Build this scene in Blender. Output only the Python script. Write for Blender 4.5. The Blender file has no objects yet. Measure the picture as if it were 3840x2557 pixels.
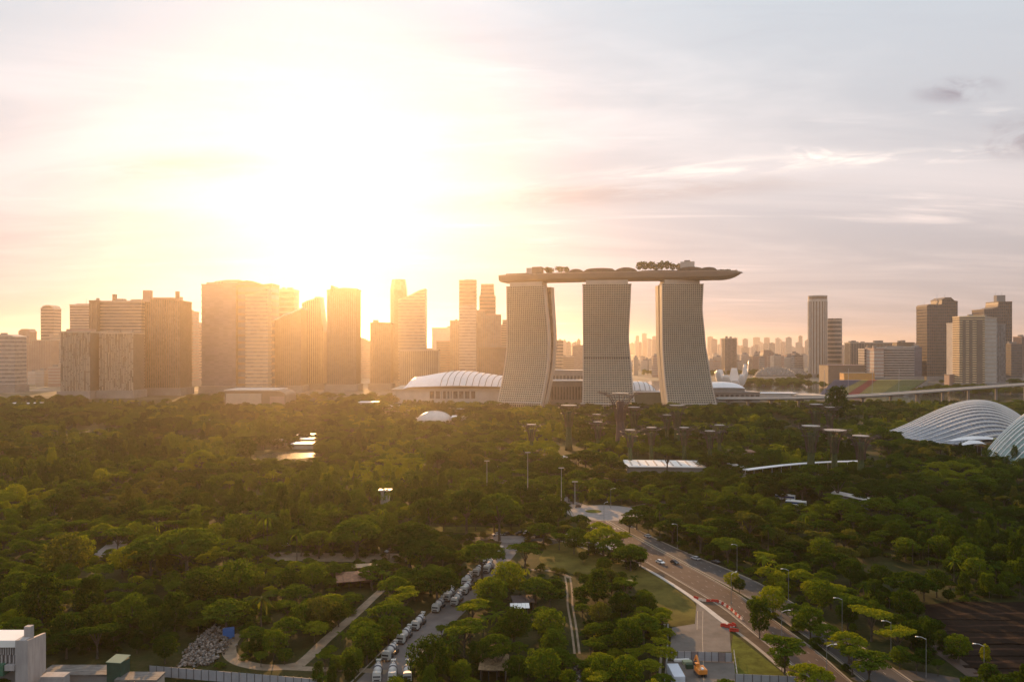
import bpy, math, random
from mathutils import Vector, Matrix, noise as mnoise
R = math.radians
scene = bpy.context.scene
col = scene.collection
rnd = random.Random(7)

# ------------------------------------------------------------------ camera
F, CX, HY, CAMZ = 2984.0, 1920.0, 1300.0, 92.0      # focal length and horizon in photo pixels, camera height in metres
cam_d = bpy.data.cameras.new("camera")
cam = bpy.data.objects.new("camera", cam_d)
col.objects.link(cam)
cam.location = (0, 0, CAMZ)
cam.rotation_euler = (R(90), 0, 0)
cam_d.sensor_width = 36.0
cam_d.lens = 36.0 * F / 3840.0
cam_d.shift_y = 21.5 / 3840.0
cam_d.clip_start = 1.0
cam_d.clip_end = 60000.0
scene.camera = cam

# ------------------------------------------------------------------ sky, sun, exposure
SUN_AZ, SUN_EL = -12.5, 12.0
w = bpy.data.worlds.new("World")
scene.world = w
w.use_nodes = True
wn, wl = w.node_tree.nodes, w.node_tree.links
wn.clear()
def N(nt, typ, **kw):
    n = nt.nodes.new(typ)
    for k, v in kw.items():
        if k.startswith('i_'):
            n.inputs[k[2:].replace('_', ' ')].default_value = v
        else:
            setattr(n, k, v)
    return n
sky = N(w.node_tree, 'ShaderNodeTexSky', sky_type='NISHITA', sun_disc=False)
sky.sun_elevation = R(SUN_EL)
sky.sun_rotation = R(SUN_AZ)
sky.altitude = 50
sky.air_density = 1.0
sky.dust_density = 2.0
sky.ozone_density = 1.0
bg = N(w.node_tree, 'ShaderNodeBackground')
bg.inputs['Strength'].default_value = 0.15
wo = N(w.node_tree, 'ShaderNodeOutputWorld')
# thin cirrus: noise on a flat sheet high above the ground, looked up by the direction of view
tc = N(w.node_tree, 'ShaderNodeTexCoord')
sep = N(w.node_tree, 'ShaderNodeSeparateXYZ')
wl.new(tc.outputs['Generated'], sep.inputs[0])
zc = N(w.node_tree, 'ShaderNodeMath', operation='MAXIMUM'); zc.inputs[1].default_value = 0.0
wl.new(sep.outputs['Z'], zc.inputs[0])
za = N(w.node_tree, 'ShaderNodeMath', operation='ADD'); za.inputs[1].default_value = 0.10
wl.new(zc.outputs[0], za.inputs[0])
dv = N(w.node_tree, 'ShaderNodeVectorMath', operation='DIVIDE')
wl.new(tc.outputs['Generated'], dv.inputs[0])
cmb = N(w.node_tree, 'ShaderNodeCombineXYZ')
for k in range(3): wl.new(za.outputs[0], cmb.inputs[k])
wl.new(cmb.outputs[0], dv.inputs[1])
def cloud_layer(scale, detail, stretch, rot, lo, hi, off):
    mp = N(w.node_tree, 'ShaderNodeMapping')
    mp.inputs['Scale'].default_value = stretch
    mp.inputs['Rotation'].default_value = (0, 0, R(rot))
    mp.inputs['Location'].default_value = off
    wl.new(dv.outputs[0], mp.inputs[0])
    nz = N(w.node_tree, 'ShaderNodeTexNoise')
    nz.inputs['Scale'].default_value = scale; nz.inputs['Detail'].default_value = detail
    nz.inputs['Roughness'].default_value = 0.6; nz.inputs['Distortion'].default_value = 0.6
    wl.new(mp.outputs[0], nz.inputs['Vector'])
    mr = N(w.node_tree, 'ShaderNodeMapRange', interpolation_type='SMOOTHSTEP')
    mr.inputs['From Min'].default_value = lo; mr.inputs['From Max'].default_value = hi
    wl.new(nz.outputs['Fac'], mr.inputs['Value'])
    return mr.outputs['Result']
SKY = dict(veil=(0.75, 5, (0.55, 1.3, 1), 8, 0.40, 0.75, (3.1, 0.4, 0)), wisp=(1.6, 7, (0.35, 1.6, 1), 14, 0.55, 0.80, (0.6, 1.9, 0)))
veil = cloud_layer(*SKY['veil'])
wisp = cloud_layer(*SKY['wisp'])
SKY_GAMMA = 0.10
SKY_LOW, SKY_MID, SKY_HIGH = (1.42, 1.16, 1.10, 1), (1.80, 1.69, 1.75, 1), (1.98, 2.20, 2.42, 1)
def mixc(a, b, fac, mode='MIX'):
    m = N(w.node_tree, 'ShaderNodeMix', data_type='RGBA', blend_type=mode)
    if isinstance(fac, float): m.inputs[0].default_value = fac
    else: wl.new(fac, m.inputs[0])
    for i, v in ((6, a), (7, b)):
        if isinstance(v, tuple): m.inputs[i].default_value = v
        else: wl.new(v, m.inputs[i])
    return m.outputs[2]
hsv = N(w.node_tree, 'ShaderNodeHueSaturation')
hsv.inputs['Saturation'].default_value = 0.3
gam = N(w.node_tree, 'ShaderNodeGamma'); gam.inputs['Gamma'].default_value = SKY_GAMMA     # evens out the aureole: a veil of high cloud spreads the sunlight
wl.new(sky.outputs[0], gam.inputs['Color'])
wl.new(gam.outputs[0], hsv.inputs['Color'])
# rosy near the horizon, cool and pale towards the zenith
rp = N(w.node_tree, 'ShaderNodeValToRGB')
rp.color_ramp.elements[0].position = 0.0; rp.color_ramp.elements[0].color = SKY_LOW
rp.color_ramp.elements[1].position = 0.45; rp.color_ramp.elements[1].color = SKY_HIGH
e_ = rp.color_ramp.elements.new(0.16); e_.color = SKY_MID
wl.new(zc.outputs[0], rp.inputs[0])
c0 = mixc(hsv.outputs[0], rp.outputs[0], 1.0, 'MULTIPLY')
lit = mixc(c0, (1.35, 1.28, 1.22, 1), 1.0, 'MULTIPLY')     # sunlit cloud: brighter than the sky behind it
lit2 = mixc(c0, (1.7, 1.55, 1.42, 1), 1.0, 'MULTIPLY')
c1 = mixc(c0, lit, veil)
c2 = mixc(c1, lit2, wisp)
# cloud bank low in the west: position on the sky as (u, t) = (x / y, z / y)
sx_ = N(w.node_tree, 'ShaderNodeMath', operation='DIVIDE'); wl.new(sep.outputs['X'], sx_.inputs[0]); wl.new(sep.outputs['Y'], sx_.inputs[1])
st_ = N(w.node_tree, 'ShaderNodeMath', operation='DIVIDE'); wl.new(sep.outputs['Z'], st_.inputs[0]); wl.new(sep.outputs['Y'], st_.inputs[1])
ut = N(w.node_tree, 'ShaderNodeCombineXYZ'); wl.new(sx_.outputs[0], ut.inputs[0]); wl.new(st_.outputs[0], ut.inputs[1]); wl.new(sep.outputs['Y'], ut.inputs[2])
def sky_patch(cu, ct, ru, rt, tilt, sc, lo, hi, seed, detail=7):
    mp = N(w.node_tree, 'ShaderNodeMapping', vector_type='POINT')
    sub = N(w.node_tree, 'ShaderNodeVectorMath', operation='SUBTRACT'); sub.inputs[1].default_value = (cu, ct, 0); wl.new(ut.outputs[0], sub.inputs[0])
    mul = N(w.node_tree, 'ShaderNodeVectorMath', operation='MULTIPLY'); mul.inputs[1].default_value = (1/ru, 1/rt, 0)
    rot = N(w.node_tree, 'ShaderNodeVectorRotate', rotation_type='Z_AXIS'); rot.inputs['Angle'].default_value = -math.atan(tilt)
    wl.new(sub.outputs[0], rot.inputs['Vector']); wl.new(rot.outputs[0], mul.inputs[0])
    ln = N(w.node_tree, 'ShaderNodeVectorMath', operation='LENGTH'); wl.new(mul.outputs[0], ln.inputs[0])
    fall = N(w.node_tree, 'ShaderNodeMapRange', interpolation_type='SMOOTHSTEP'); fall.inputs['From Min'].default_value = 1.0; fall.inputs['From Max'].default_value = 0.1
    wl.new(ln.outputs['Value'], fall.inputs['Value'])
    nz = N(w.node_tree, 'ShaderNodeTexNoise'); nz.inputs['Scale'].default_value = 1.0; nz.inputs['Detail'].default_value = detail; nz.inputs['Roughness'].default_value = 0.62; nz.inputs['Distortion'].default_value = 0.5
    m2 = N(w.node_tree, 'ShaderNodeVectorMath', operation='MULTIPLY_ADD'); m2.inputs[1].default_value = (sc[0], sc[1], 0); m2.inputs[2].default_value = (seed, seed*.7, 0); wl.new(rot.outputs[0], m2.inputs[0])
    wl.new(m2.outputs[0], nz.inputs['Vector'])
    th = N(w.node_tree, 'ShaderNodeMapRange', interpolation_type='SMOOTHSTEP'); th.inputs['From Min'].default_value = lo; th.inputs['From Max'].default_value = hi
    wl.new(nz.outputs['Fac'], th.inputs['Value'])
    o = N(w.node_tree, 'ShaderNodeMath', operation='MULTIPLY'); wl.new(fall.outputs['Result'], o.inputs[0]); wl.new(th.outputs['Result'], o.inputs[1])
    return o.outputs[0]
for pc, tint in (((0.24, 0.222, 0.42, 0.018, 0.085, (8, 72), 0.42, 0.60, 2.3), (1.30, 1.24, 1.16, 1)), ((0.12, 0.192, 0.40, 0.022, 0.06, (6, 34), 0.30, 0.62, 8.1), (0.82, 0.77, 0.75, 1)),
                 ((0.50, 0.238, 0.26, 0.014, 0.05, (12, 76), 0.44, 0.60, 5.4), (1.32, 1.26, 1.19, 1)), ((0.385, 0.240, 0.06, 0.018, -.1, (22, 70), 0.46, 0.62, 6.6), (1.30, 1.25, 1.18, 1)),
                 ((0.56, 0.322, 0.075, 0.022, 0.1, (18, 38), 0.34, 0.62, 3.7), (0.66, 0.61, 0.64, 1)), ((0.64, 0.262, 0.085, 0.035, 0.1, (14, 28), 0.30, 0.62, 9.2), (0.66, 0.60, 0.62, 1)), ((0.62, 0.296, 0.14, 0.008, 0.02, (16, 90), 0.42, 0.6, 4.9), (1.2, 1.16, 1.12, 1)),
                 ((-0.40, 0.225, 0.22, 0.03, 0.05, (6, 26), 0.30, 0.62, 1.9), (0.84, 0.80, 0.76, 1)), ((-0.10, 0.345, 0.55, 0.05, -0.08, (4, 34), 0.42, 0.66, 7.7), (1.10, 1.08, 1.06, 1)), ((0.2, 0.40, 0.7, 0.06, 0.06, (3, 22), 0.40, 0.70, 11.7), (0.93, 0.92, 0.93, 1))):
    c2 = mixc(c2, mixc(c2, tint, 1.0, 'MULTIPLY'), sky_patch(*pc))
wl.new(c2, bg.inputs['Color'])
wl.new(bg.outputs[0], wo.inputs['Surface'])

sd = Vector((math.sin(R(SUN_AZ)) * math.cos(R(SUN_EL)), math.cos(R(SUN_AZ)) * math.cos(R(SUN_EL)), math.sin(R(SUN_EL))))
sun_d = bpy.data.lights.new("sun", 'SUN')
sun_d.energy = 3.8
sun_d.angle = R(0.53)
sun_d.color = (1.0, 0.53, 0.20)
sun = bpy.data.objects.new("sun", sun_d)
col.objects.link(sun)
sun.rotation_euler = sd.to_track_quat('Z', 'Y').to_euler()
sun.location = sd * 3000

vs = scene.view_settings
vs.view_transform = 'Standard'
vs.look = 'None'
vs.exposure = 0.95
vs.gamma = 1.0
vs.use_curve_mapping = False
scene.display_settings.display_device = 'sRGB'
cy = scene.cycles
cy.use_denoising = True
cy.denoiser = 'OPENIMAGEDENOISE'
cy.max_bounces = 5
cy.diffuse_bounces = 2
cy.glossy_bounces = 2
cy.transmission_bounces = 3
cy.volume_bounces = 1
cy.transparent_max_bounces = 6
cy.use_adaptive_sampling = True
cy.adaptive_threshold = 0.008

# ------------------------------------------------------------------ helpers
def X(px, d): return (px - CX) * d / F
def Zp(py, d): return CAMZ - (py - HY) * d / F
def G(px, py, z=0.0):
    d = (CAMZ - z) * F / (py - HY)
    return (X(px, d), d)

def tag(o, label=None, cat=None, group=None, kind=None):
    if label: o['label'] = label
    if cat: o['category'] = cat
    if group: o['group'] = group
    if kind: o['kind'] = kind
    return o

def empty(name, loc, rz=0.0, label=None, cat=None, group=None):
    o = bpy.data.objects.new(name, None)
    o.empty_display_size = 1.0
    col.objects.link(o)
    o.location = loc
    o.rotation_euler = (0, 0, rz)
    return tag(o, label, cat, group)

class MB:
    def __init__(s): s.v, s.f, s.m = [], [], []
    def add(s, vs_, fs, mi=0):
        b = len(s.v); s.v += [tuple(v) for v in vs_]
        s.f += [tuple(b + i for i in f) for f in fs]; s.m += [mi] * len(fs)
        return s
    def box(s, x0, x1, y0, y1, z0, z1, mi=0):
        return s.add([(x0,y0,z0),(x1,y0,z0),(x1,y1,z0),(x0,y1,z0),(x0,y0,z1),(x1,y0,z1),(x1,y1,z1),(x0,y1,z1)],
                     [(3,2,1,0),(4,5,6,7),(0,1,5,4),(1,2,6,5),(2,3,7,6),(3,0,4,7)], mi)
    def prism_y(s, poly, y0, y1, mi=0):          # polygon in x,z (clockwise seen from -y is fine), extruded along y
        n = len(poly)
        vs_ = [(p[0], y0, p[1]) for p in poly] + [(p[0], y1, p[1]) for p in poly]
        fs = [tuple(range(n)), tuple(range(2 * n - 1, n - 1, -1))] + [(i, n + i, n + (i + 1) % n, (i + 1) % n) for i in range(n)]
        return s.add(vs_, fs, mi)
    def prism_z(s, poly, z0, z1, mi=0):
        n = len(poly)
        vs_ = [(p[0], p[1], z0) for p in poly] + [(p[0], p[1], z1) for p in poly]
        fs = [tuple(range(n - 1, -1, -1)), tuple(range(n, 2 * n))] + [(i, (i + 1) % n, n + (i + 1) % n, n + i) for i in range(n)]
        return s.add(vs_, fs, mi)
    def loft(s, secs, close=True, caps=True, mi=0):
        n = len(secs[0]); vs_ = [p for sec in secs for p in sec]; fs = []
        m = n if close else n - 1
        for k in range(len(secs) - 1):
            for i in range(m):
                j = (i + 1) % n
                fs.append((k*n+i, k*n+j, (k+1)*n+j, (k+1)*n+i))
        if caps and close:
            fs.append(tuple(range(n - 1, -1, -1))); fs.append(tuple(range((len(secs)-1)*n, len(secs)*n)))
        return s.add(vs_, fs, mi)
    def lathe(s, prof, n=12, c=(0,0,0), mi=0, caps=True):
        secs = [[(c[0]+r*math.cos(2*math.pi*i/n), c[1]+r*math.sin(2*math.pi*i/n), c[2]+z) for i in range(n)] for r, z in prof]
        return s.loft(secs, True, caps, mi)
    def tube(s, pts, r, n=6, mi=0):
        pts = [Vector(p) for p in pts]; rs = r if isinstance(r, (list, tuple)) else [r] * len(pts)
        secs = []
        for i, p in enumerate(pts):
            t = (pts[min(i+1, len(pts)-1)] - pts[max(i-1, 0)]).normalized()
            a = t.cross(Vector((0,0,1)))
            if a.length < 1e-3: a = Vector((1,0,0))
            a.normalize(); b = t.cross(a)
            secs.append([p + (a*math.cos(2*math.pi*k/n) + b*math.sin(2*math.pi*k/n)) * rs[i] for k in range(n)])
        return s.loft(secs, True, True, mi)
    def xform(s, M): s.v = [tuple(M @ Vector(v)) for v in s.v]; return s
    def join(s, o): return s.add(o.v, o.f) if not o.m else s._j(o)
    def _j(s, o):
        b = len(s.v); s.v += o.v; s.f += [tuple(b+i for i in f) for f in o.f]; s.m += o.m; return s
    def mesh(s, name, mats, smooth=False):
        me = bpy.data.meshes.new(name)
        me.from_pydata(s.v, [], s.f)
        for m in (mats if isinstance(mats, (list, tuple)) else [mats]): me.materials.append(m)
        me.polygons.foreach_set('material_index', s.m)
        if smooth: me.polygons.foreach_set('use_smooth', [True] * len(s.f))
        me.update(); return me
    def build(s, name, mats, parent=None, loc=(0,0,0), rz=0.0, smooth=False):
        o = bpy.data.objects.new(name, s.mesh(name, mats, smooth))
        col.objects.link(o); o.location = loc; o.rotation_euler = (0, 0, rz)
        if parent: o.parent = parent
        return o

def copy_thing(src, loc, rz, label=None, group=None, scale=None):
    c = src.copy(); col.objects.link(c); c.location = loc; c.rotation_euler = (0, 0, rz)
    if scale is not None: c.scale = scale
    if label: c['label'] = label
    if group: c['group'] = group
    for ch in src.children:
        d = ch.copy(); col.objects.link(d); d.parent = c
        for g in ch.children:
            e = g.copy(); col.objects.link(e); e.parent = d
    return c

# ------------------------------------------------------------------ materials
MATS = {}
def mat(name, color, rough=0.7, var=0.12, scale=0.15, metallic=0.0, bump=0.0, stretch=(1,1,1), spec=0.5):
    if name in MATS: return MATS[name]
    m = bpy.data.materials.new(name); m.use_nodes = True
    nt = m.node_tree; p = nt.nodes['Principled BSDF']; L = nt.links
    p.inputs['Roughness'].default_value = rough; p.inputs['Metallic'].default_value = metallic
    p.inputs['Specular IOR Level'].default_value = spec
    t = N(nt, 'ShaderNodeTexCoord'); mp = N(nt, 'ShaderNodeMapping'); mp.inputs['Scale'].default_value = stretch
    L.new(t.outputs['Object'], mp.inputs[0])
    n1 = N(nt, 'ShaderNodeTexNoise'); n1.inputs['Scale'].default_value = scale; n1.inputs['Detail'].default_value = 6
    n1.inputs['Roughness'].default_value = 0.65
    L.new(mp.outputs[0], n1.inputs['Vector'])
    mr = N(nt, 'ShaderNodeMapRange'); mr.inputs['From Min'].default_value = 0.3; mr.inputs['From Max'].default_value = 0.7
    mr.inputs['To Min'].default_value = 1 - var; mr.inputs['To Max'].default_value = 1 + var
    L.new(n1.outputs['Fac'], mr.inputs['Value'])
    mx = N(nt, 'ShaderNodeVectorMath', operation='SCALE'); mx.inputs[0].default_value = color[:3]
    L.new(mr.outputs[0], mx.inputs['Scale'])
    L.new(mx.outputs[0], p.inputs['Base Color'])
    if bump:
        b = N(nt, 'ShaderNodeBump'); b.inputs['Strength'].default_value = bump; L.new(n1.outputs['Fac'], b.inputs['Height']); L.new(b.outputs[0], p.inputs['Normal'])
    MATS[name] = m
    return m

def glass(name, color, rough=0.25, cell=(3.0, 3.8), amount=0.6):
    """dark facade glazing: every pane a little different (blinds, tint)"""
    if name in MATS: return MATS[name]
    m = bpy.data.materials.new(name); m.use_nodes = True
    nt = m.node_tree; p = nt.nodes['Principled BSDF']; L = nt.links
    p.inputs['Roughness'].default_value = rough
    t = N(nt, 'ShaderNodeTexCoord')
    dvn = N(nt, 'ShaderNodeVectorMath', operation='DIVIDE'); dvn.inputs[1].default_value = (cell[0], cell[0], cell[1])
    fl = N(nt, 'ShaderNodeVectorMath', operation='FLOOR')
    wn_ = N(nt, 'ShaderNodeTexWhiteNoise', noise_dimensions='3D')
    L.new(t.outputs['Object'], dvn.inputs[0]); L.new(dvn.outputs[0], fl.inputs[0]); L.new(fl.outputs[0], wn_.inputs['Vector'])
    mr = N(nt, 'ShaderNodeMapRange'); mr.inputs['To Min'].default_value = 1 - amount; mr.inputs['To Max'].default_value = 1 + amount
    L.new(wn_.outputs['Value'], mr.inputs['Value'])
    mx = N(nt, 'ShaderNodeVectorMath', operation='SCALE'); mx.inputs[0].default_value = color[:3]
    L.new(mr.outputs[0], mx.inputs['Scale']); L.new(mx.outputs[0], p.inputs['Base Color'])
    MATS[name] = m
    return m

M_CONC = mat('pale_concrete', (0.42, 0.39, 0.36), 0.8, 0.15, 0.08)
M_CONC_D = mat('grey_concrete', (0.22, 0.21, 0.20), 0.85, 0.2, 0.06)
M_WHITE = mat('white_paint', (0.78, 0.77, 0.75), 0.5, 0.05, 0.1)
M_DARK = mat('dark_metal', (0.05, 0.05, 0.055), 0.5, 0.2, 0.3)
M_STEEL = mat('steel', (0.45, 0.45, 0.46), 0.4, 0.1, 0.3, 0.6)
M_BEIGE = mat('beige_cladding', (0.40, 0.34, 0.28), 0.75, 0.15, 0.05)
M_PINK = mat('pink_granite', (0.34, 0.23, 0.19), 0.75, 0.15, 0.05)
M_BROWN = mat('brown_cladding', (0.17, 0.13, 0.10), 0.7, 0.2, 0.05)
M_GLASS = glass('facade_glass', (0.085, 0.085, 0.09), 0.3, (6.0, 4.2), 0.3)
M_GLASS_B = glass('blue_facade_glass', (0.14, 0.15, 0.19), 0.2, (9.0, 4.2), 0.14)
M_GLASS_D = glass('dark_facade_glass', (0.06, 0.06, 0.065), 0.3)
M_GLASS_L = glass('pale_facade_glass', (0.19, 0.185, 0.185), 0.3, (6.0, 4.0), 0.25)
M_ROOFW = mat('white_roof_sheet', (0.70, 0.70, 0.72), 0.5, 0.08, 0.2)
M_RUST = mat('rusty_sheet', (0.22, 0.11, 0.06), 0.85, 0.5, 0.6)
# ------------------------------------------------------------------ ground, water, haze
def sheet(name, pts, z, m, kind='structure', label=None):
    b = MB(); b.add([(x, y, z) for x, y in pts], [tuple(range(len(pts)))])
    o = b.build(name, m); o['kind'] = kind
    if label: o['label'] = label
    return o
def ground_mat():
    m = bpy.data.materials.new('park_soil'); m.use_nodes = True
    nt = m.node_tree; p = nt.nodes['Principled BSDF']; L = nt.links
    p.inputs['Roughness'].default_value = 0.95
    p.inputs['Specular IOR Level'].default_value = 0.1
    t = N(nt, 'ShaderNodeTexCoord')
    a = N(nt, 'ShaderNodeTexNoise'); a.inputs['Scale'].default_value = 0.05; a.inputs['Detail'].default_value = 8; a.inputs['Roughness'].default_value = 0.7
    b = N(nt, 'ShaderNodeTexNoise'); b.inputs['Scale'].default_value = 0.9; b.inputs['Detail'].default_value = 4
    L.new(t.outputs['Object'], a.inputs['Vector']); L.new(t.outputs['Object'], b.inputs['Vector'])
    r = N(nt, 'ShaderNodeValToRGB')
    r.color_ramp.elements[0].position = 0.36; r.color_ramp.elements[0].color = (0.014, 0.020, 0.005, 1)
    r.color_ramp.elements[1].position = 0.68; r.color_ramp.elements[1].color = (0.070, 0.052, 0.025, 1)
    e = r.color_ramp.elements.new(0.52); e.color = (0.032, 0.036, 0.009, 1)
    L.new(a.outputs['Fac'], r.inputs[0])
    mr = N(nt, 'ShaderNodeMapRange'); mr.inputs['To Min'].default_value = 0.5; mr.inputs['To Max'].default_value = 1.5
    L.new(b.outputs['Fac'], mr.inputs['Value'])
    mx = N(nt, 'ShaderNodeVectorMath', operation='SCALE'); L.new(r.outputs[0], mx.inputs[0]); L.new(mr.outputs[0], mx.inputs['Scale'])
    # beyond the park the ground is a paved city of many blocks
    sx = N(nt, 'ShaderNodeSeparateXYZ'); L.new(t.outputs['Object'], sx.inputs[0])
    cr = N(nt, 'ShaderNodeMapRange'); cr.inputs['From Min'].default_value = 1300; cr.inputs['From Max'].default_value = 1650
    L.new(sx.outputs['Y'], cr.inputs['Value'])
    vo = N(nt, 'ShaderNodeTexVoronoi'); vo.inputs['Scale'].default_value = 0.02; L.new(t.outputs['Object'], vo.inputs['Vector'])
    cr2 = N(nt, 'ShaderNodeValToRGB'); cr2.color_ramp.elements[0].color = (0.08, 0.09, 0.05, 1); cr2.color_ramp.elements[1].color = (0.30, 0.26, 0.22, 1)
    L.new(vo.outputs['Color'], cr2.inputs[0])
    mm = N(nt, 'ShaderNodeMix', data_type='RGBA'); L.new(cr.outputs[0], mm.inputs[0]); L.new(mx.outputs[0], mm.inputs[6]); L.new(cr2.outputs[0], mm.inputs[7])
    L.new(mm.outputs[2], p.inputs['Base Color'])
    return m
M_GROUND = ground_mat()
b = MB()
b.add([(-15000, -700, 0), (15000, -700, 0), (15000, 17000, 0), (-15000, 17000, 0)], [(0, 1, 2, 3)])
tag(b.build('ground', M_GROUND), kind='structure')

def haze():
    b = MB(); b.box(-15100, 15100, -800, 17100, -1.0, 300.0)
    m = bpy.data.materials.new('haze_air'); m.use_nodes = True
    nt = m.node_tree; nt.nodes.clear()
    out = N(nt, 'ShaderNodeOutputMaterial'); v = N(nt, 'ShaderNodeVolumePrincipled')
    v.inputs['Color'].default_value = (1.0, 0.88, 0.76, 1)
    v.inputs['Density'].default_value = HAZE_D
    v.inputs['Anisotropy'].default_value = HAZE_G
    nt.links.new(v.outputs[0], out.inputs['Volume'])
    o = b.build('haze', m); o['kind'] = 'stuff'; o['label'] = 'warm evening haze over park and city'
HAZE_D, HAZE_G = 5.5e-5, 0.84
haze()

# ------------------------------------------------------------------ hotel: three towers under one long deck
M_LEDGE = mat('hotel_ledge', (0.36, 0.325, 0.255), 0.7, 0.1, 0.1)
M_HGLASS = glass('hotel_glass', (0.042, 0.04, 0.034), 0.3, (4.2, 3.4), 0.7)
M_HEND = mat('hotel_end_wall', (0.44, 0.37, 0.31), 0.65, 0.08, 0.05)
def interp(tab, t):
    for (a, va), (b_, vb) in zip(tab, tab[1:]):
        if t <= b_:
            k = (t - a) / (b_ - a); k = k * k * (3 - 2 * k) * 0.5 + k * 0.5
            return va + (vb - va) * k
    return tab[-1][1]
def hotel_tower(px, d, yaw, uL, uR, splay, bshift, bgap, label):
    H, TH = 186.0, 12.0
    root = empty('hotel_tower', (X(px, d), d, 0), R(yaw), label, 'hotel tower', 'hotel towers under the sky deck')
    vf = lambda t: -splay * max(0.0, 1 - t / 0.62) ** 2
    K = 24
    def secs(l, r, v0, v1, extra=0.0):
        return [[(l(k/K), v0(k/K), k/K*H), (r(k/K), v0(k/K), k/K*H), (r(k/K), v1(k/K), k/K*H), (l(k/K), v1(k/K), k/K*H)] for k in range(K+1)]
    fl, fr = (lambda t: interp(uL, t)), (lambda t: interp(uR, t))
    MB().loft(secs(lambda t: fl(t)+1.5, lambda t: fr(t)-1.5, vf, lambda t: vf(t)+TH)).build('front_slab', M_HGLASS, root)
    # end walls, proud of the glazing
    for nm, a, c in (('end_wall', fl, lambda t: fl(t)+1.5), ('end_wall', lambda t: fr(t)-1.5, fr)):
        MB().loft(secs(a, c, lambda t: vf(t)-0.9, lambda t: vf(t)+TH+0.6)).build(nm, M_HEND, root)
    # balcony ledges, one for each floor
    led = MB(); nf = 55
    for i in range(1, nf):
        t0 = i/nf; t1 = t0 + 0.42/nf
        l, r = fl(t0)+1.5, fr(t0)-1.5
        a, c = vf(t0), vf(t1)
        skip = rnd.random() < 0.04
        th = 0.25 if skip else 1.0
        led.add([(l,a-th,t0*H),(r,a-th,t0*H),(r,a+1,t0*H),(l,a+1,t0*H),(l,c-th,t1*H),(r,c-th,t1*H),(r,c+1,t1*H),(l,c+1,t1*H)],
                [(3,2,1,0),(4,5,6,7),(0,1,5,4),(1,2,6,5),(2,3,7,6),(3,0,4,7)])
    led.build('balcony_ledges', M_LEDGE, root)
    fin = MB(); nn = 20
    for i in range(1, nn):
        q = i/nn
        c = lambda t: fl(t)+1.5 + (fr(t)-fl(t)-3)*q
        fin.loft([[(c(k/K)-0.42, vf(k/K)-1.25, k/K*H), (c(k/K)+0.42, vf(k/K)-1.25, k/K*H), (c(k/K)+0.42, vf(k/K)+0.5, k/K*H), (c(k/K)-0.42, vf(k/K)+0.5, k/K*H)] for k in range(K+1)])
    fin.build('balcony_dividers', M_LEDGE, root)
    # plant floor band
    if splay == 26:
        t0 = 0.40; MB().box(fl(t0)+2, fr(t0)-2, vf(t0)-1.0, vf(t0)+0.2, t0*H-2.2, t0*H+2.2).build('plant_floor', M_DARK, root)
    # rear slab leaning the other way
    gb = lambda t: TH + bgap * (0.35 + 0.65*t)
    MB().loft(secs(lambda t: fl(t)*0.96+bshift*t, lambda t: fr(t)*0.97+bshift*t+1, lambda t: vf(t)+gb(t), lambda t: vf(t)+gb(t)+17)).build('rear_slab', M_GLASS_D, root)
    for a, c in ((lambda t: fl(t)*0.96+bshift*t-.6, lambda t: fl(t)*0.96+bshift*t+.8), (lambda t: fr(t)*0.97+bshift*t+.2, lambda t: fr(t)*0.97+bshift*t+1.6)):
        MB().loft(secs(a, c, lambda t: vf(t)+gb(t)+1.2, lambda t: vf(t)+gb(t)+17.6)).build('end_wall', M_HEND, root)
    MB().loft(secs(lambda t: fl(t)+5, lambda t: fr(t)-4, lambda t: vf(t)+TH-.5, lambda t: vf(t)+gb(t)+.5)).build('atrium_glazing', M_GLASS_D, root)
    # set-back top floors under the deck
    MB().box(fl(1)+5, fr(1)-5, 2.0, TH+bgap+6, H, 193.4).build('top_floor', M_BEIGE, root)
    MB().box(fl(1)-0.5, fr(1)+0.5, -1.3, TH+bgap*.3, H, H+1.2).build('parapet', M_LEDGE, root)
    # lobby canopy
    MB().box(fl(0)-3, fr(0)+3, vf(0)-8, vf(0)-1.5, 7, 8.2).build('canopy', M_CONC, root)
    return root
c15 = math.cos(R(15))
hotel_tower(1971, 1246, -20, [(0,-36.5),(0.5,-31),(1,-32)], [(0,35),(0.35,38.5),(0.55,38),(1,31)], 32, 3, 10, 'beige gridded hotel tower nearest the sun with its split right end showing')
hotel_tower(2275, 1208, -7, [(0,-36),(0.5,-36),(1,-36.5)], [(0,42),(0.25,38),(0.57,33.5),(1,37)], 26, 0, 8, 'beige gridded hotel tower in the middle with a dark plant floor band')
hotel_tower(2563, 1203, 5.5, [(0,-31),(0.5,-33),(1,-33.5)], [(0,44),(0.28,39),(0.57,33.5),(0.8,29.5),(1,31)], 24, 0, 9, 'grey brown hotel tower under the pointed end of the deck')

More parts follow.
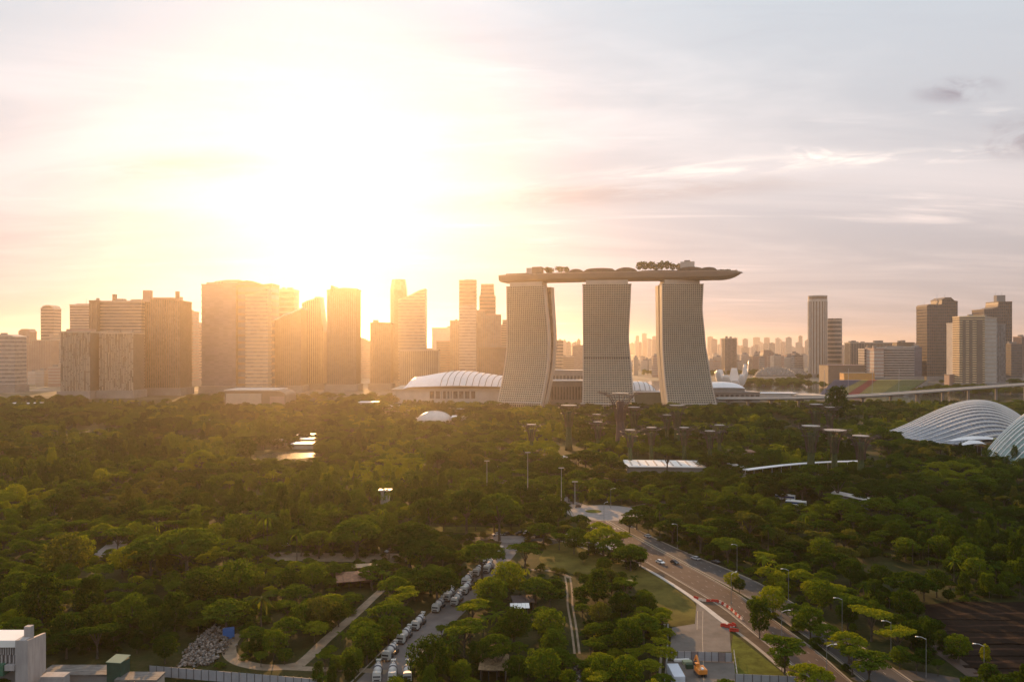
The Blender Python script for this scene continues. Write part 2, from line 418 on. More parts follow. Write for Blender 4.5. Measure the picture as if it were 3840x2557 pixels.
def sky_deck():
    M_HULL = mat('deck_hull', (0.19, 0.14, 0.105), 0.55, 0.12, 0.05)
    M_PAV = mat('pavilion_roof', (0.10,0.075,0.055), 0.8, 0.35, 0.1)
    M_DECK = mat('deck_planting', (0.13, 0.11, 0.07), 0.9, 0.4, 0.1)
    path = [(1886,1285),(1975,1266),(2120,1244),(2275,1228),(2420,1221),(2560,1217),(2680,1203),(2740,1190),(2784,1180)]
    root = empty('sky_deck', (X(2275,1228), 1228, 0), 0, 'long boat shaped roof garden deck spanning all three hotel towers', 'roof deck')
    ox, oy = X(2275,1228), 1228
    P = [Vector((X(p,d)-ox, d-oy, 0)) for p, d in path]
    # resample
    Q = []
    for a, c in zip(P, P[1:]):
        for k in range(6): Q.append(a.lerp(c, k/6))
    Q.append(P[-1]); n = len(Q)
    # smooth a little
    for _ in range(4): Q = [Q[0]] + [(Q[i-1]+Q[i]*2+Q[i+1])/4 for i in range(1,n-1)] + [Q[-1]]
    secs, rim, deck = [], [], []
    for i, q in enumerate(Q):
        s = i/(n-1); t = (Q[min(i+1,n-1)]-Q[max(i-1,0)]).normalized(); nn = Vector((t.y,-t.x,0))
        hw = 19.5
        if s < 0.06: hw *= 0.78 + 0.22*(s/0.06)
        if s > 0.72: hw *= max(0.10, 1-((s-0.72)/0.28)**2.4)
        dep = 13.2
        if s < 0.04: dep *= 0.82 + 0.18*(s/0.04)
        if s > 0.78: dep *= max(0.22, 1-((s-0.78)/0.22)**1.7*0.8)
        top = 205.5 - (3.2*((s-0.75)/0.25)**1.2 if s > 0.75 else 0)
        sec = []
        for k in range(13):
            a = math.pi*k/12
            sec.append(q + nn*(hw*math.cos(a)) + Vector((0,0,top-3.5*min(1,dep/13) - max(0.2,dep-3.5)*math.sin(a)**0.5)))
        sec.append(q - nn*hw + Vector((0,0,top))); sec.append(q + nn*hw + Vector((0,0,top)))
        secs.append(sec)
        rim.append([q+nn*(hw+.5)+Vector((0,0,top-1.1)), q+nn*(hw+.5)+Vector((0,0,top+.5)), q+nn*(hw-.6)+Vector((0,0,top+.5)), q+nn*(hw-.6)+Vector((0,0,top-1.1))])
    MB().loft(secs).build('hull', M_HULL, root, smooth=False)
    MB().loft(rim).build('railing', mat('deck_rail', (0.28,0.22,0.17), 0.6), root)
    def on(px, off=0.0):
        x = None
        for i in range(n-1):
            a, c = Q[i]+Vector((ox,oy,0)), Q[i+1]+Vector((ox,oy,0))
            pa, pc = CX+a.x/a.y*F, CX+c.x/c.y*F
            if pa <= px <= pc:
                k = (px-pa)/(pc-pa); p = a.lerp(c,k); t = (c-a).normalized(); return p + Vector((t.y,-t.x,0))*off, math.atan2(t.y,t.x)
        return Q[-1]+Vector((ox,oy,0)), 0
    def block(name, p0, p1, z1, m, w=14, off=0, curve=0.0):
        a, _ = on(p0, off); c, _ = on(p1, off); mid = (a+c)/2; L = (c-a).length; ang = math.atan2(c.y-a.y, c.x-a.x)
        b = MB()
        if curve:
            ns = 10
            poly = [(-L/2,0)] + [(-L/2+L*k/ns, (z1-204.5)*(0.45+0.55*math.sin(math.pi*k/ns)**curve)) for k in range(ns+1)] + [(L/2,0)]
            b.prism_y(poly, -w/2, w/2)
        else: b.box(-L/2, L/2, -w/2, w/2, 0, z1-204.5)
        return b.build(name, m, root, (mid.x-ox, mid.y-oy, 204.5), ang)
    block('lift_core', 1979, 2001, 216.5, M_CONC, 12)
    block('lift_core', 2002, 2036, 217.5, M_BROWN, 12, 3)
    block('lift_core', 2552, 2604, 221.5, M_CONC, 13, -4)
    block('lift_core', 2566, 2588, 224, M_CONC_D, 6, -4)
    block('pavilion', 1905, 1985, 208.5, M_PAV, 16)
    block('pavilion', 2136, 2190, 212.3, M_PAV, 17, 0, 0.6)
    block('pavilion', 2192, 2310, 212.8, M_PAV, 17, 1, 0.3)
    block('pavilion', 2306, 2388, 213.5, M_PAV, 15, -1, 0.7)
    block('pavilion', 2388, 2548, 208.2, M_PAV, 15, 4, 0.3)
    block('pavilion', 2540, 2640, 212.6, M_PAV, 15, 4, 0.5)
    block('pavilion', 2625, 2690, 211.8, M_PAV, 14, 0, 0.5)
    block('pavilion', 2680, 2730, 207.5, M_PAV, 8, 0, 0.6)
    pl = MB(); q_ = random.Random(4)
    for i in range(4, n-4):
        for k in range(5):
            t = (Q[i+1]-Q[i]).normalized(); nn = Vector((t.y,-t.x,0)); p = Q[i].lerp(Q[i+1], q_.random()) + nn*q_.uniform(-13,13)*(1 if i < n*.7 else .5)
            for _ in range(26):
                o = p + Vector((q_.gauss(0,1.5), q_.gauss(0,1.5), 205.2 + abs(q_.gauss(0,1.2)) - (2 if i > n*.85 else 0))); u = Vector((q_.uniform(-1,1),q_.uniform(-1,1),q_.uniform(-1,1))).normalized()*.7; v = u.cross(Vector((q_.uniform(-1,1),q_.uniform(-1,1),q_.uniform(-1,1)))).normalized()*.5
                pl.add([o-u,o-v,o+u,o+v], [(0,1,2,3)])
    pl.build('planting', mat('deck_leaves',(0.03,0.04,0.01),0.9,0.4,0.3), root)
    return on
DECK = sky_deck()

# ------------------------------------------------------------------ towers of the business district
def top_fn(pts):
    def f(x):
        if x <= pts[0][0]: return pts[0][1]
        for (a, za), (b_, zb) in zip(pts, pts[1:]):
            if a <= x <= b_: return za + (zb-za)*(x-a)/max(1e-6, b_-a)
        return pts[-1][1]
    return f
def tower(label, tops, d, style='bands', body=None, trim=None, depth=38, pitch=6.5, name='office_tower', cat='office tower', group=None, plant=0, roof=None, yaw=0.0, extras=(), recess=()):
    body = body or M_GLASS; trim = trim or M_BEIGE
    xs = [X(p, d) for p, _ in tops]; cx = (xs[0]+xs[-1])/2
    pts = [(x-cx, Zp(py, d)) for x, (p, py) in zip(xs, tops)]
    tf = top_fn(pts); x0, x1 = pts[0][0], pts[-1][0]
    root = empty(name, (cx, d, 0), R(yaw), label, cat, group)
    MB().prism_y([(x0,0)] + pts + [(x1,0)], 0, depth).build('facade', body, root)
    zmax = max(z for _, z in pts); zmin = min(z for _, z in pts)
    if 'bands' in style:
        b = MB(); z = pitch
        th = pitch*0.34
        while z < zmax-2:
            xx = [x0 + (x1-x0)*k/40 for k in range(41) if tf(x0+(x1-x0)*k/40) >= z+th]
            if xx: b.box(min(xx)-.5, max(xx)+.5, -.6, depth+.4, z, z+th)
            z += pitch
        b.build('floor_bands', trim, root)
    if 'fins' in style:
        b = MB(); sp = 5.5 if 'bands' in style else 4.2; n_ = max(2, int((x1-x0)/sp))
        for k in range(n_+1):
            x = x0 + (x1-x0)*k/n_
            b.box(x-.45, x+.45, -1.0, .3, 0.5, tf(x)-1)
        for s_, xx in ((-1,x0),(1,x1)):
            for k in range(int(depth/sp)):
                y = sp*(k+.7); b.box(xx-.7, xx+.7, y-.4, y+.4, .5, tf(xx)-1)
        b.build('vertical_fins', trim, root)
    if 'flutes' in style:
        b = MB(); n_ = int((x1-x0)/2.6)
        for k in range(n_+1):
            x = x0 + (x1-x0)*k/n_; z = 6
            while z < tf(x)-6:
                h = rnd.uniform(6, 26)
                if rnd.random() < 0.8: b.box(x-.6, x+.6, -rnd.uniform(.5,1.6), .3, z, min(z+h, tf(x)-2))
                z += h + 2
        b.build('facade_screen', trim, root)
    for p0, p1 in recess:
        a, c = X(p0,d)-cx, X(p1,d)-cx; MB().box(a, c, -.75, .2, 12, tf((a+c)/2)-9).build('recess_shade_panel', M_BROWN, root)  # proud dark panel whose colour stands in for the shade of a recess
    # parapet follows the roof line
    b = MB(); ph = 2.2
    for (a, za), (c, zc_) in zip(pts, pts[1:]):
        if c-a < .5: continue
        b.add([(a-.7,-1.2,za-ph),(c+.7,-1.2,zc_-ph),(c+.7,depth+.8,zc_-ph),(a-.7,depth+.8,za-ph),(a-.7,-1.2,za+.6),(c+.7,-1.2,zc_+.6),(c+.7,depth+.8,zc_+.6),(a-.7,depth+.8,za+.6)],
              [(3,2,1,0),(4,5,6,7),(0,1,5,4),(1,2,6,5),(2,3,7,6),(3,0,4,7)])
    b.build('parapet', roof or trim, root)
    if not plant and len(tops) == 2 and not extras: plant = rnd.choice((1,2,2))
    for k in range(plant):
        w_ = rnd.uniform(.14,.3)*(x1-x0); x = rnd.uniform(x0+w_*.6, x1-w_*.6); h = rnd.uniform(3,7)
        MB().box(x-w_/2, x+w_/2, depth*.3+k*.37, depth*.3+8+k*.37, tf(x)-1, tf(x)+h).build('plant_room', M_CONC_D, root)
    for e in extras:      # (name, px0, px1, ytop, material) box on the roof ; ('mast', px, ytop)
        if e[0] == 'mast':
            x = X(e[1], d)-cx; MB().tube([(x,depth*.4,tf(x)-1),(x,depth*.4,Zp(e[2],d))],[.7,.3]).build('mast', M_STEEL, root)
        else:
            a, c = X(e[1],d)-cx, X(e[2],d)-cx
            MB().box(a, c, depth*.2, depth*.2+min(14,max(6,c-a)), tf((a+c)/2)-1, Zp(e[3],d)).build(e[0], e[4] if len(e) > 4 else M_CONC_D, root)
    # podium
    MB().box(x0-4, x1+4, -6, depth+3, 0, 14).build('podium', M_CONC_D, root)
    return root
def round_tower(label, px0, px1, ytop, d, n=28, style='fins', body=None, trim=None, crown=None, name='office_tower', cat='office tower', group=None, chamfer=None, rotk=0.0, pitch=7.0):
    cx = X((px0+px1)/2, d); r = (px1-px0)/2*d/F; H = Zp(ytop, d)
    root = empty(name, (cx, d+r, 0), 0, label, cat, group)
    def ring(k, z): return [(r*k*math.cos(2*math.pi*(i+rotk)/n), r*k*math.sin(2*math.pi*(i+rotk)/n), z) for i in range(n)]
    prof = chamfer or [(1,0),(1,1)]
    MB().loft([ring(k, z*H) for k, z in prof]).build('facade', body or M_GLASS, root)
    topk = [z for k, z in prof if k > 0.97][-1]
    if 'fins' in style:
        b = MB()
        for i in range(n):
            a = 2*math.pi*(i+rotk)/n; c, s = math.cos(a), math.sin(a); q = r*0.995
            t = Vector((-s, c, 0))*(r*math.pi/n*0.42); o = Vector((c,s,0))
            p0, p1 = o*(q-.4), o*(q+1.1)
            b.loft([[p0-t+Vector((0,0,z)), p1-t+Vector((0,0,z)), p1+t+Vector((0,0,z)), p0+t+Vector((0,0,z))] for z in (0.5, H*topk*.93)])
        b.build('vertical_fins', trim or M_BEIGE, root)
    if 'bands' in style:
        b = MB(); z = pitch
        while z < H*topk-2:
            b.loft([ring(1+.7/r, z), ring(1+.7/r, z+pitch*.35)]); z += pitch
        b.build('floor_bands', trim or M_BEIGE, root)
    if crown:
        for k0, z0, z1 in crown: MB().loft([ring(k0, H*z0), ring(k0, H*z1)]).build('crown_ring', trim or M_BEIGE, root)
    MB().box(-r-3, r+3, -r-3, r+3, 0, 12).build('podium', M_CONC_D, root)
    return root

T = tower
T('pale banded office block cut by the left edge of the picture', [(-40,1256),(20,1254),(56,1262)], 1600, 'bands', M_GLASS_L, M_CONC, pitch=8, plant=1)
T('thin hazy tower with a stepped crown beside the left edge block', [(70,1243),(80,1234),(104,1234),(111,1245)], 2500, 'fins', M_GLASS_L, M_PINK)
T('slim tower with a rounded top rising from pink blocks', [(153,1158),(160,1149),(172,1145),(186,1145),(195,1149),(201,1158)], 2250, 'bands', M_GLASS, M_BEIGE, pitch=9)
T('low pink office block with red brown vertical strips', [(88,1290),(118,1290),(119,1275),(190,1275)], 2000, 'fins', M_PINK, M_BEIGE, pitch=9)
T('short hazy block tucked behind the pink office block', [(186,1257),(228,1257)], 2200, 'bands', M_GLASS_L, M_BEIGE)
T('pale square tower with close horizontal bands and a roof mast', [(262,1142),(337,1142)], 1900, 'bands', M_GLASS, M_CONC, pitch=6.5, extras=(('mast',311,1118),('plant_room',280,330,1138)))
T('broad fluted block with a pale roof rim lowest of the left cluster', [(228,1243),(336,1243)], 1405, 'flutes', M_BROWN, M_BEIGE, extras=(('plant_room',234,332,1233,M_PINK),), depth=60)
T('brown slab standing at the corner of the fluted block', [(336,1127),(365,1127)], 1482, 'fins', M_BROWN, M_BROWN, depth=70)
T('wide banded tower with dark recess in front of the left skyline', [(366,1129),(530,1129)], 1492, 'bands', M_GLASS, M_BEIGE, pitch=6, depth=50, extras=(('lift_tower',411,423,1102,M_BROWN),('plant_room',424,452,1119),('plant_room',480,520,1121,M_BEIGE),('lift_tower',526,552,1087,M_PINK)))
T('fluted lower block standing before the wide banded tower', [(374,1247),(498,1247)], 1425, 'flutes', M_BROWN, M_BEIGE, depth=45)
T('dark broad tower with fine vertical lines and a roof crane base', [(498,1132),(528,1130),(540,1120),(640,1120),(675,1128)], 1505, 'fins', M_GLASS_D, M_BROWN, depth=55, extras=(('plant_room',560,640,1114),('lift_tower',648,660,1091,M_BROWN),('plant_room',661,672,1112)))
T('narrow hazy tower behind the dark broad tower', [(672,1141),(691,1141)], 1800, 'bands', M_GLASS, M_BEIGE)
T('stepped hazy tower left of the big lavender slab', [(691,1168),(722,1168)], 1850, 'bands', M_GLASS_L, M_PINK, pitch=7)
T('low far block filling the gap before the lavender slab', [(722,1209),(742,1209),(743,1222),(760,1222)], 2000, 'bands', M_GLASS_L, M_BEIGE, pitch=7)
T('sheer lavender grey slab tower with a smooth flat face', [(756,1066),(885,1069)], 1590, 'bands', M_GLASS_B, M_GLASS_B, pitch=12, depth=60)
T('taller slab with curved roofline behind the lavender tower', [(806,1056),(850,1051),(896,1050)], 1650, 'bands', M_GLASS_B, M_BEIGE, pitch=14)
T('wide glass tower with arched roofline nearest the sun glare', [(893,1059),(926,1053),(950,1056),(985,1068),(1019,1064)], 1580, 'bands', M_GLASS_B, M_BROWN, pitch=14, depth=50)
T('banded glass tower with slanted top before the arched tower', [(921,1106),(952,1102),(975,1090),(1004,1078)], 1535, 'bands', M_GLASS_L, M_BEIGE, pitch=7, depth=24)
T('flat topped orange lit tower behind the sloped glass roof', [(1027,1082),(1104,1086)], 1800, 'bands', M_GLASS, M_BEIGE, pitch=12)
T('glass tower with a long pale sloping roof', [(1027,1201),(1062,1182),(1100,1168),(1129,1155)], 1600, 'fins', M_GLASS, M_BROWN, roof=M_ROOFW, depth=45)
T('slender tower with a slanted notched top', [(1133,1138),(1150,1129),(1180,1120),(1182,1114),(1199,1114),(1212,1240)], 1700, 'fins', M_GLASS, M_BEIGE)
T('small far tower glimpsed between slanted tower and tall orange slab', [(1208,1209),(1228,1209)], 2300, 'bands', M_GLASS_L, M_BEIGE)
T('tall orange slab with a spike at its left roof corner', [(1227,1088),(1240,1086),(1242,1071),(1248,1073),(1258,1084),(1290,1080),(1336,1083)], 1650, 'fins', M_GLASS, M_BROWN, depth=50)
T('low hazy slab right of the tall orange slab', [(1337,1262),(1362,1270),(1392,1284)], 2300, 'bands', M_GLASS_L, M_PINK)
T('mid height brown block left of the chamfered tower', [(1389,1211),(1412,1209),(1465,1211)], 1700, 'fins', M_GLASS, M_BROWN, plant=1)
round_tower('tall tower with chamfered top like a cut gem', 1458, 1524, 1046, 1900, 8, '', M_GLASS, M_BEIGE, chamfer=[(1,0),(1,.86),(1.0,.90),(.80,1.0)], rotk=.5)
T('sail shaped banded tower with a curved rising roofline', [(1494,1123),(1520,1115),(1545,1104),(1570,1090),(1594,1083)], 1750, 'bands', M_GLASS_L, M_BEIGE, pitch=7)
T('brown lower block with a pale corner below the sail shaped tower', [(1500,1313),(1643,1311)], 1650, 'fins', M_BROWN, M_BEIGE, depth=30)
T('plain pale block on the skyline right of the sail shaped tower', [(1620,1229),(1690,1229)], 2400, '', M_CONC, M_CONC)
T('banded mid rise with sloping roof behind the white vaulted hall', [(1637,1279),(1680,1279),(1722,1274)], 2100, 'bands', M_GLASS_L, M_PINK)
T('slim hazy shoulder block beside the paired towers', [(1688,1202),(1722,1202)], 2050, 'fins', M_GLASS_L, M_BEIGE)
T('left and taller of the paired flat topped towers', [(1722,1051),(1785,1050)], 1900, 'bands', M_GLASS, M_PINK, pitch=9, extras=(('plant_room',1745,1775,1047),))
T('pale banded block standing before the taller paired tower', [(1722,1149),(1785,1149)], 1840, 'bands', M_GLASS_L, M_CONC, pitch=7, depth=24)
T('right and slimmer of the paired towers with shoulders', [(1798,1110),(1802,1109),(1804,1066),(1851,1066),(1853,1109),(1858,1112)], 1950, 'bands', M_GLASS, M_PINK, pitch=9)
T('stepped pink block filling the space between the paired towers', [(1783,1164),(1820,1164),(1822,1180),(1878,1180)], 1900, 'fins', M_GLASS_L, M_PINK)
T('dark low office block beside the first hotel tower', [(1794,1304),(1902,1302)], 1700, 'fins', M_GLASS, M_BROWN)
T('hazy tower half hidden behind the first hotel tower', [(1857,1218),(1884,1218),(1885,1200),(1915,1200)], 2100, 'bands', M_GLASS, M_BEIGE)
T('grey slab seen in the gap between first and middle hotel tower', [(2079,1276),(2112,1276)], 2500, 'bands', M_GLASS, M_BEIGE, pitch=10, plant=1)
T('low wide block low in the first hotel gap', [(2106,1338),(2152,1338)], 2500, 'bands', M_BROWN, M_BEIGE)
T('pale block touching the middle hotel tower in the gap', [(2146,1297),(2160,1294),(2190,1294)], 2700, 'bands', M_GLASS_L, M_PINK)
# right of the hotel
round_tower('tallest round tower on the right skyline with ringed top', 3045, 3113, 1107, 2350, 20, 'fins', M_BROWN, M_CONC, crown=[(1.03,.985,1.0),(1.03,.925,.955)], name='hotel_block', cat='hotel')
round_tower('shorter round banded tower touching the ringed tower', 3112, 3167, 1194, 2400, 24, 'bands', M_GLASS, M_BEIGE, crown=[(1.0,.97,1.0)], pitch=13, name='hotel_block', cat='hotel')
T('striped pale block right of the round towers', [(3188,1285),(3242,1285)], 2300, 'fins', M_GLASS, M_BEIGE, plant=1)
T('long dark flat roofed block behind the white office block', [(3238,1285),(3345,1285)], 2350, 'fins', M_BROWN, M_BEIGE)
T('white office block with grey glass bands and pale end bays', [(3316,1303),(3428,1301)], 2050, 'bands', M_GLASS, M_CONC, pitch=6.5, depth=60, extras=(('plant_room',3330,3400,1297),))
T('narrow pale end bay left of the white office block', [(3278,1306),(3314,1306)], 2035, 'bands', M_CONC, M_PINK, pitch=9, depth=50)
T('slim pale wing farthest left of the white office block', [(3242,1308),(3277,1308)], 2080, 'bands', M_GLASS, M_CONC, pitch=7)
T('blue grey wing right of the white office block', [(3428,1302),(3456,1302)], 2090, 'fins', M_GLASS_B, M_GLASS_B)
T('dark box seen above the white office block', [(3364,1284),(3426,1284)], 2400, 'bands', M_BROWN, M_BROWN)
T('dark twin tower with stepped roof left of the golden lit hotel', [(3476,1148),(3482,1142),(3531,1142),(3532,1124),(3545,1116),(3566,1116),(3578,1128),(3590,1130)], 2100, 'bands fins', M_GLASS_D, M_BROWN, pitch=8, depth=55, extras=(('mast',3530,1098),('mast',3560,1100),('mast',3482,1130)))
T('hotel slab coloured golden as if sunlit, with dark panels as shaded recesses', [(3598,1187),(3692,1184)], 1700, 'bands', M_BROWN, mat('cladding_golden_light',(0.72,0.54,0.32),0.7,0.1,0.05), pitch=5, depth=26, name='hotel_block', cat='hotel', recess=((3609,3621),(3634,3646),(3662,3684)))  # golden glare is put into the cladding colour; no sun reaches this face
T('plain grey side wing of the golden lit hotel', [(3693,1188),(3737,1192)], 1706, 'bands', M_CONC, M_BEIGE, pitch=9, depth=30, name='hotel_block', cat='hotel')
T('pale blue slab peeping out right of the golden lit hotel', [(3736,1216),(3770,1216)], 1760, 'fins', M_GLASS_L, M_GLASS_L)
T('thin pale slab on the left flank of the golden lit hotel', [(3585,1211),(3601,1211)], 1740, '', M_CONC, M_CONC)
T('dark tower with overhanging top behind the golden lit hotel', [(3690,1160),(3720,1158),(3742,1150),(3744,1131),(3794,1131)], 2100, 'bands fins', M_GLASS_D, M_BROWN, pitch=8, depth=55, extras=(('mast',3752,1092),('mast',3775,1092),('mast',3700,1150),('plant_room',3748,3780,1106)))
T('low dark block at the right picture edge', [(3792,1290),(3834,1290)], 2000, 'bands', M_GLASS, M_BROWN)
T('orange edged tower cut by the right picture edge', [(3830,1262),(3880,1262)], 2300, 'fins', M_GLASS, M_PINK)
T('lone grey slab tower between third hotel tower and round towers', [(2719,1268),(2762,1268)], 2700, 'fins', M_GLASS, M_BEIGE, name='apartment_block', cat='apartment block')
T('low hotel block with dark roof box behind the lotus museum', [(2824,1335),(2862,1335),(2864,1312),(2890,1312),(2905,1325)], 2800, 'fins', M_PINK, M_BEIGE, name='apartment_block', cat='apartment block')
# ------------------------------------------------------------------ far city: hazy apartment blocks towards the horizon
def far_block(px, ytop, d, wpx, m, label, group, k):
    x = X(px, d); w_ = wpx*d/F; h = Zp(ytop, d)
    root = empty('apartment_block', (x, d, 0), R(rnd.uniform(-25, 25)), label, 'apartment block', group)
    dp = rnd.uniform(14, 24)
    MB().box(-w_/2, w_/2, 0, dp, 0, h).build('walls', m, root)
    b = MB(); z = 8
    while z < h-3: b.box(-w_/2-.5, w_/2+.5, -.7, dp+.5, z, z+2.2); z += 7
    b.build('floor_bands', M_CONC if k % 2 else M_BEIGE, root)
    MB().box(-w_*.2, w_*.22, dp*.3, dp*.7, h-1, h+rnd.uniform(3,7)).build('plant_room', M_CONC_D, root)
frnd = random.Random(3)
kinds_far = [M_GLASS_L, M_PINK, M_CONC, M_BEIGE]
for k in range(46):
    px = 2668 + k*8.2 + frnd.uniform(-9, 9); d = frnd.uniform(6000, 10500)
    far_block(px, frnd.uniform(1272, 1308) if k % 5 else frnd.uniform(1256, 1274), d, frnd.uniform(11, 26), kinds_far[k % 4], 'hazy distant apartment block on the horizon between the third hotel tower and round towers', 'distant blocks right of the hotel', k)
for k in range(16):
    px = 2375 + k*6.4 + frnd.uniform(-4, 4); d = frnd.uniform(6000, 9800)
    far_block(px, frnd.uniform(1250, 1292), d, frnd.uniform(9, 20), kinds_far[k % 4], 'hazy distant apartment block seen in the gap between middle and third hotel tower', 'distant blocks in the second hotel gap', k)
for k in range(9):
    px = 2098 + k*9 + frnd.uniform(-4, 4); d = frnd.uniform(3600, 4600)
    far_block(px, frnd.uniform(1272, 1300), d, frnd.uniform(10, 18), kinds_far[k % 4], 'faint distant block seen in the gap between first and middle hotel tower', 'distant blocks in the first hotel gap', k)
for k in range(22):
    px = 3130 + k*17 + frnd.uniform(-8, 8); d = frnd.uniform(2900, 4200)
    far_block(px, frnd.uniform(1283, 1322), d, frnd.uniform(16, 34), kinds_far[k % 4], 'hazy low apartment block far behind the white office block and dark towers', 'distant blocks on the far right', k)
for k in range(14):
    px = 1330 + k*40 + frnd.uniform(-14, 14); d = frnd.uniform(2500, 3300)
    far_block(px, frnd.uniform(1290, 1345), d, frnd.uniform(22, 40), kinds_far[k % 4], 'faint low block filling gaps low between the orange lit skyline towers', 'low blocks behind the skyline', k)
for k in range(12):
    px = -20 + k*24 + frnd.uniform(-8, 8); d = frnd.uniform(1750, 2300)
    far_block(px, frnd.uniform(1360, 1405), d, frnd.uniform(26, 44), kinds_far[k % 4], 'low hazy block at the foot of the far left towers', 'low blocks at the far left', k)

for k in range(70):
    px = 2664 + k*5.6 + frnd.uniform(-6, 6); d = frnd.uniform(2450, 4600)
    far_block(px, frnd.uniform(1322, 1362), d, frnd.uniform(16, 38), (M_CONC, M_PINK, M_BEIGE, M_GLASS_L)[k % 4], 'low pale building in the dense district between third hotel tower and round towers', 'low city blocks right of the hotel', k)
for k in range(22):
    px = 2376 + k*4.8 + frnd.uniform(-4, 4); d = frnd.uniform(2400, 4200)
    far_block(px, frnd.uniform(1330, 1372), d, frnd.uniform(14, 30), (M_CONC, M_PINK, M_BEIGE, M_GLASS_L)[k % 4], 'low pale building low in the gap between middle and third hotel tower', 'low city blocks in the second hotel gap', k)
# ------------------------------------------------------------------ waterfront buildings
def low_building(label, px0, px1, ytop, d, depth, wall, roof, name='low_building', cat='building', group=None, openings=0, over=1.2, rz=0.0, z0=0.0):
    x0, x1 = X(px0, d), X(px1, d); cx = (x0+x1)/2; h = max(2.5, Zp(ytop, d)-z0); hw = (x1-x0)/2
    root = empty(name, (cx, d, z0), R(rz), label, cat, group)
    MB().box(-hw, hw, 0, depth, 0, h-.5).build('walls', wall, root)
    MB().box(-hw-over, hw+over, -over, depth+over, h-.5, h).build('roof', roof, root)
    if openings:
        b = MB()
        for k in range(openings):
            a = -hw + 2*hw*(k+.2)/openings; c = -hw + 2*hw*(k+.8)/openings
            b.box(a, c, -.12, .3, h*.2, h*.75)
        b.build('window_band', M_GLASS_D, root)
    return root

def convention_hall():
    d = 1290; x0, x1 = X(1472, d), X(1890, d); cx = (x0+x1)/2
    root = empty('convention_hall', (cx, d, 0), 0, 'long hall with white ribbed curved roof left of the hotel towers', 'hall')
    zb = Zp(1462, d)
    b = MB(); b.box(x0-cx, x1-cx, 0, 120, 0, zb); b.build('walls', M_CONC, root)
    MB().box(x0-cx-2, x1-cx+2, -3, 122, zb, zb+1.4).build('eaves', M_BEIGE, root)
    prof = [(1508,1461),(1516,1447),(1530,1428),(1545,1417),(1580,1413),(1640,1402),(1690,1395),(1722,1393),(1770,1396),(1830,1405),(1890,1414),(1990,1440)]
    def sec(y, k): return [(X(p,d)-cx, y, zb+1.5+(Zp(q,d)-zb-1.5)*k) for p, q in prof]
    b = MB(); n = 12
    b.loft([sec(1+112*i/n, max(.03, math.sin(math.pi*min(.999, .02+.98*(i/n)**.8)))**.62) for i in range(n+1)], close=False, caps=False)
    b.build('curved_roof', M_ROOFW, root, smooth=True)
    rb = MB()
    for k in range(14):      # slanting ribs over the roof
        pts = []
        for j in range(9):
            f = j/8; px = 1690+k*24-40+(f)*46
            q = top_fn([(p, y) for p, y in prof])(px)
            kk = max(.03, math.sin(math.pi*min(.999, .02+.98*(f*.62)**.8)))**.62
            pts.append((X(px,d)-cx, 1+112*f*.62, zb+2.0+(Zp(q,d)-zb-1.5)*kk))
        if pts[-1][0] < X(1990,d)-cx: rb.tube(pts, .55, 5)
    rb.build('roof_ribs', M_CONC_D, root)
    b = MB()
    for k in range(8):
        a = X(1612+k*22, d)-cx; b.box(a, a+X(1612+k*22+16, d)-X(1612+k*22, d), -.4, .5, 8, zb-2)
    b.build('glazed_bays', M_GLASS_D, root)
    b = MB()
    for p in (1660, 1688, 1765): b.box(X(p,d)-cx-.8, X(p,d)-cx+.8, -2.6, -1.2, 0, zb)
    b.build('columns', M_CONC, root)
convention_hall()
# mall blocks glimpsed between the hotel towers, with a white vault above
low_building('grey ribbed mall block between first and middle hotel tower', 2066, 2200, 1428, 1275, 60, M_CONC_D, M_CONC, 'mall_block', 'mall', openings=12)
low_building('green grey mall block between middle and third hotel tower', 2372, 2492, 1470, 1275, 50, mat('green_grey_panel',(0.20,0.22,0.16),0.7), M_CONC, 'mall_block', 'mall')
low_building('long low roof across the bay behind the first hotel gap', 2070, 2190, 1388, 1620, 40, M_CONC_D, M_CONC, 'mall_block', 'mall', openings=9)
def vault(name, label, cat, px0, px1, ytop, d, depth, zb, m=None, ribs=0, skew=1.0, group=None, wall=True):
    x0, x1 = X(px0, d), X(px1, d); cx = (x0+x1)/2; h = Zp(ytop, d)-zb; hw = (x1-x0)/2
    root = empty(name, (cx, d, 0), 0, label, cat, group); n = 16
    def sec(y, k): return [(-hw*math.cos(math.pi*i/n)*1.0, y, zb + h*k*math.sin(math.pi*(i/n)**skew)**.8) for i in range(n+1)]
    b = MB(); b.loft([sec(depth*j/8, (math.sin(math.pi*(j+.0)/8) if 0 < j < 8 else .02)**.5) for j in range(9)], close=False, caps=False)
    b.build('shell_roof', m or M_ROOFW, root, smooth=True)
    if ribs:
        r = MB()
        for k in range(ribs):
            f = (k+.7)/(ribs+.4); i = f*n
            pts = []
            for j in range(9):
                kk = (math.sin(math.pi*j/8) if 0 < j < 8 else .02)**.5
                pts.append((-hw*math.cos(math.pi*f), depth*j/8, zb+.3+h*kk*math.sin(math.pi*f**skew)**.8))
            r.tube(pts, .5, 5)
        r.build('roof_ribs', M_CONC_D, root)
    if wall: MB().box(-hw*.97, hw*.97, 1, depth-1, 0, zb+.2).build('walls', M_CONC_D, root)
    return root
vault('vaulted_hall', 'white ribbed vault between middle and third hotel tower', 'hall', 2340, 2462, 1432, 1310, 70, 18, ribs=9)
vault('vaulted_hall', 'smooth white curved roof right of the third hotel tower', 'hall', 2640, 2796, 1434, 1330, 60, 22)
low_building('dark edged podium under the smooth white roof', 2660, 2850, 1470, 1322, 40, M_CONC_D, M_CONC_D, 'mall_block', 'mall', openings=10)
low_building('pale low jetty building on the waterfront right of hotel', 2840, 2990, 1474, 1420, 30, M_CONC, M_ROOFW, 'jetty_building', 'building')
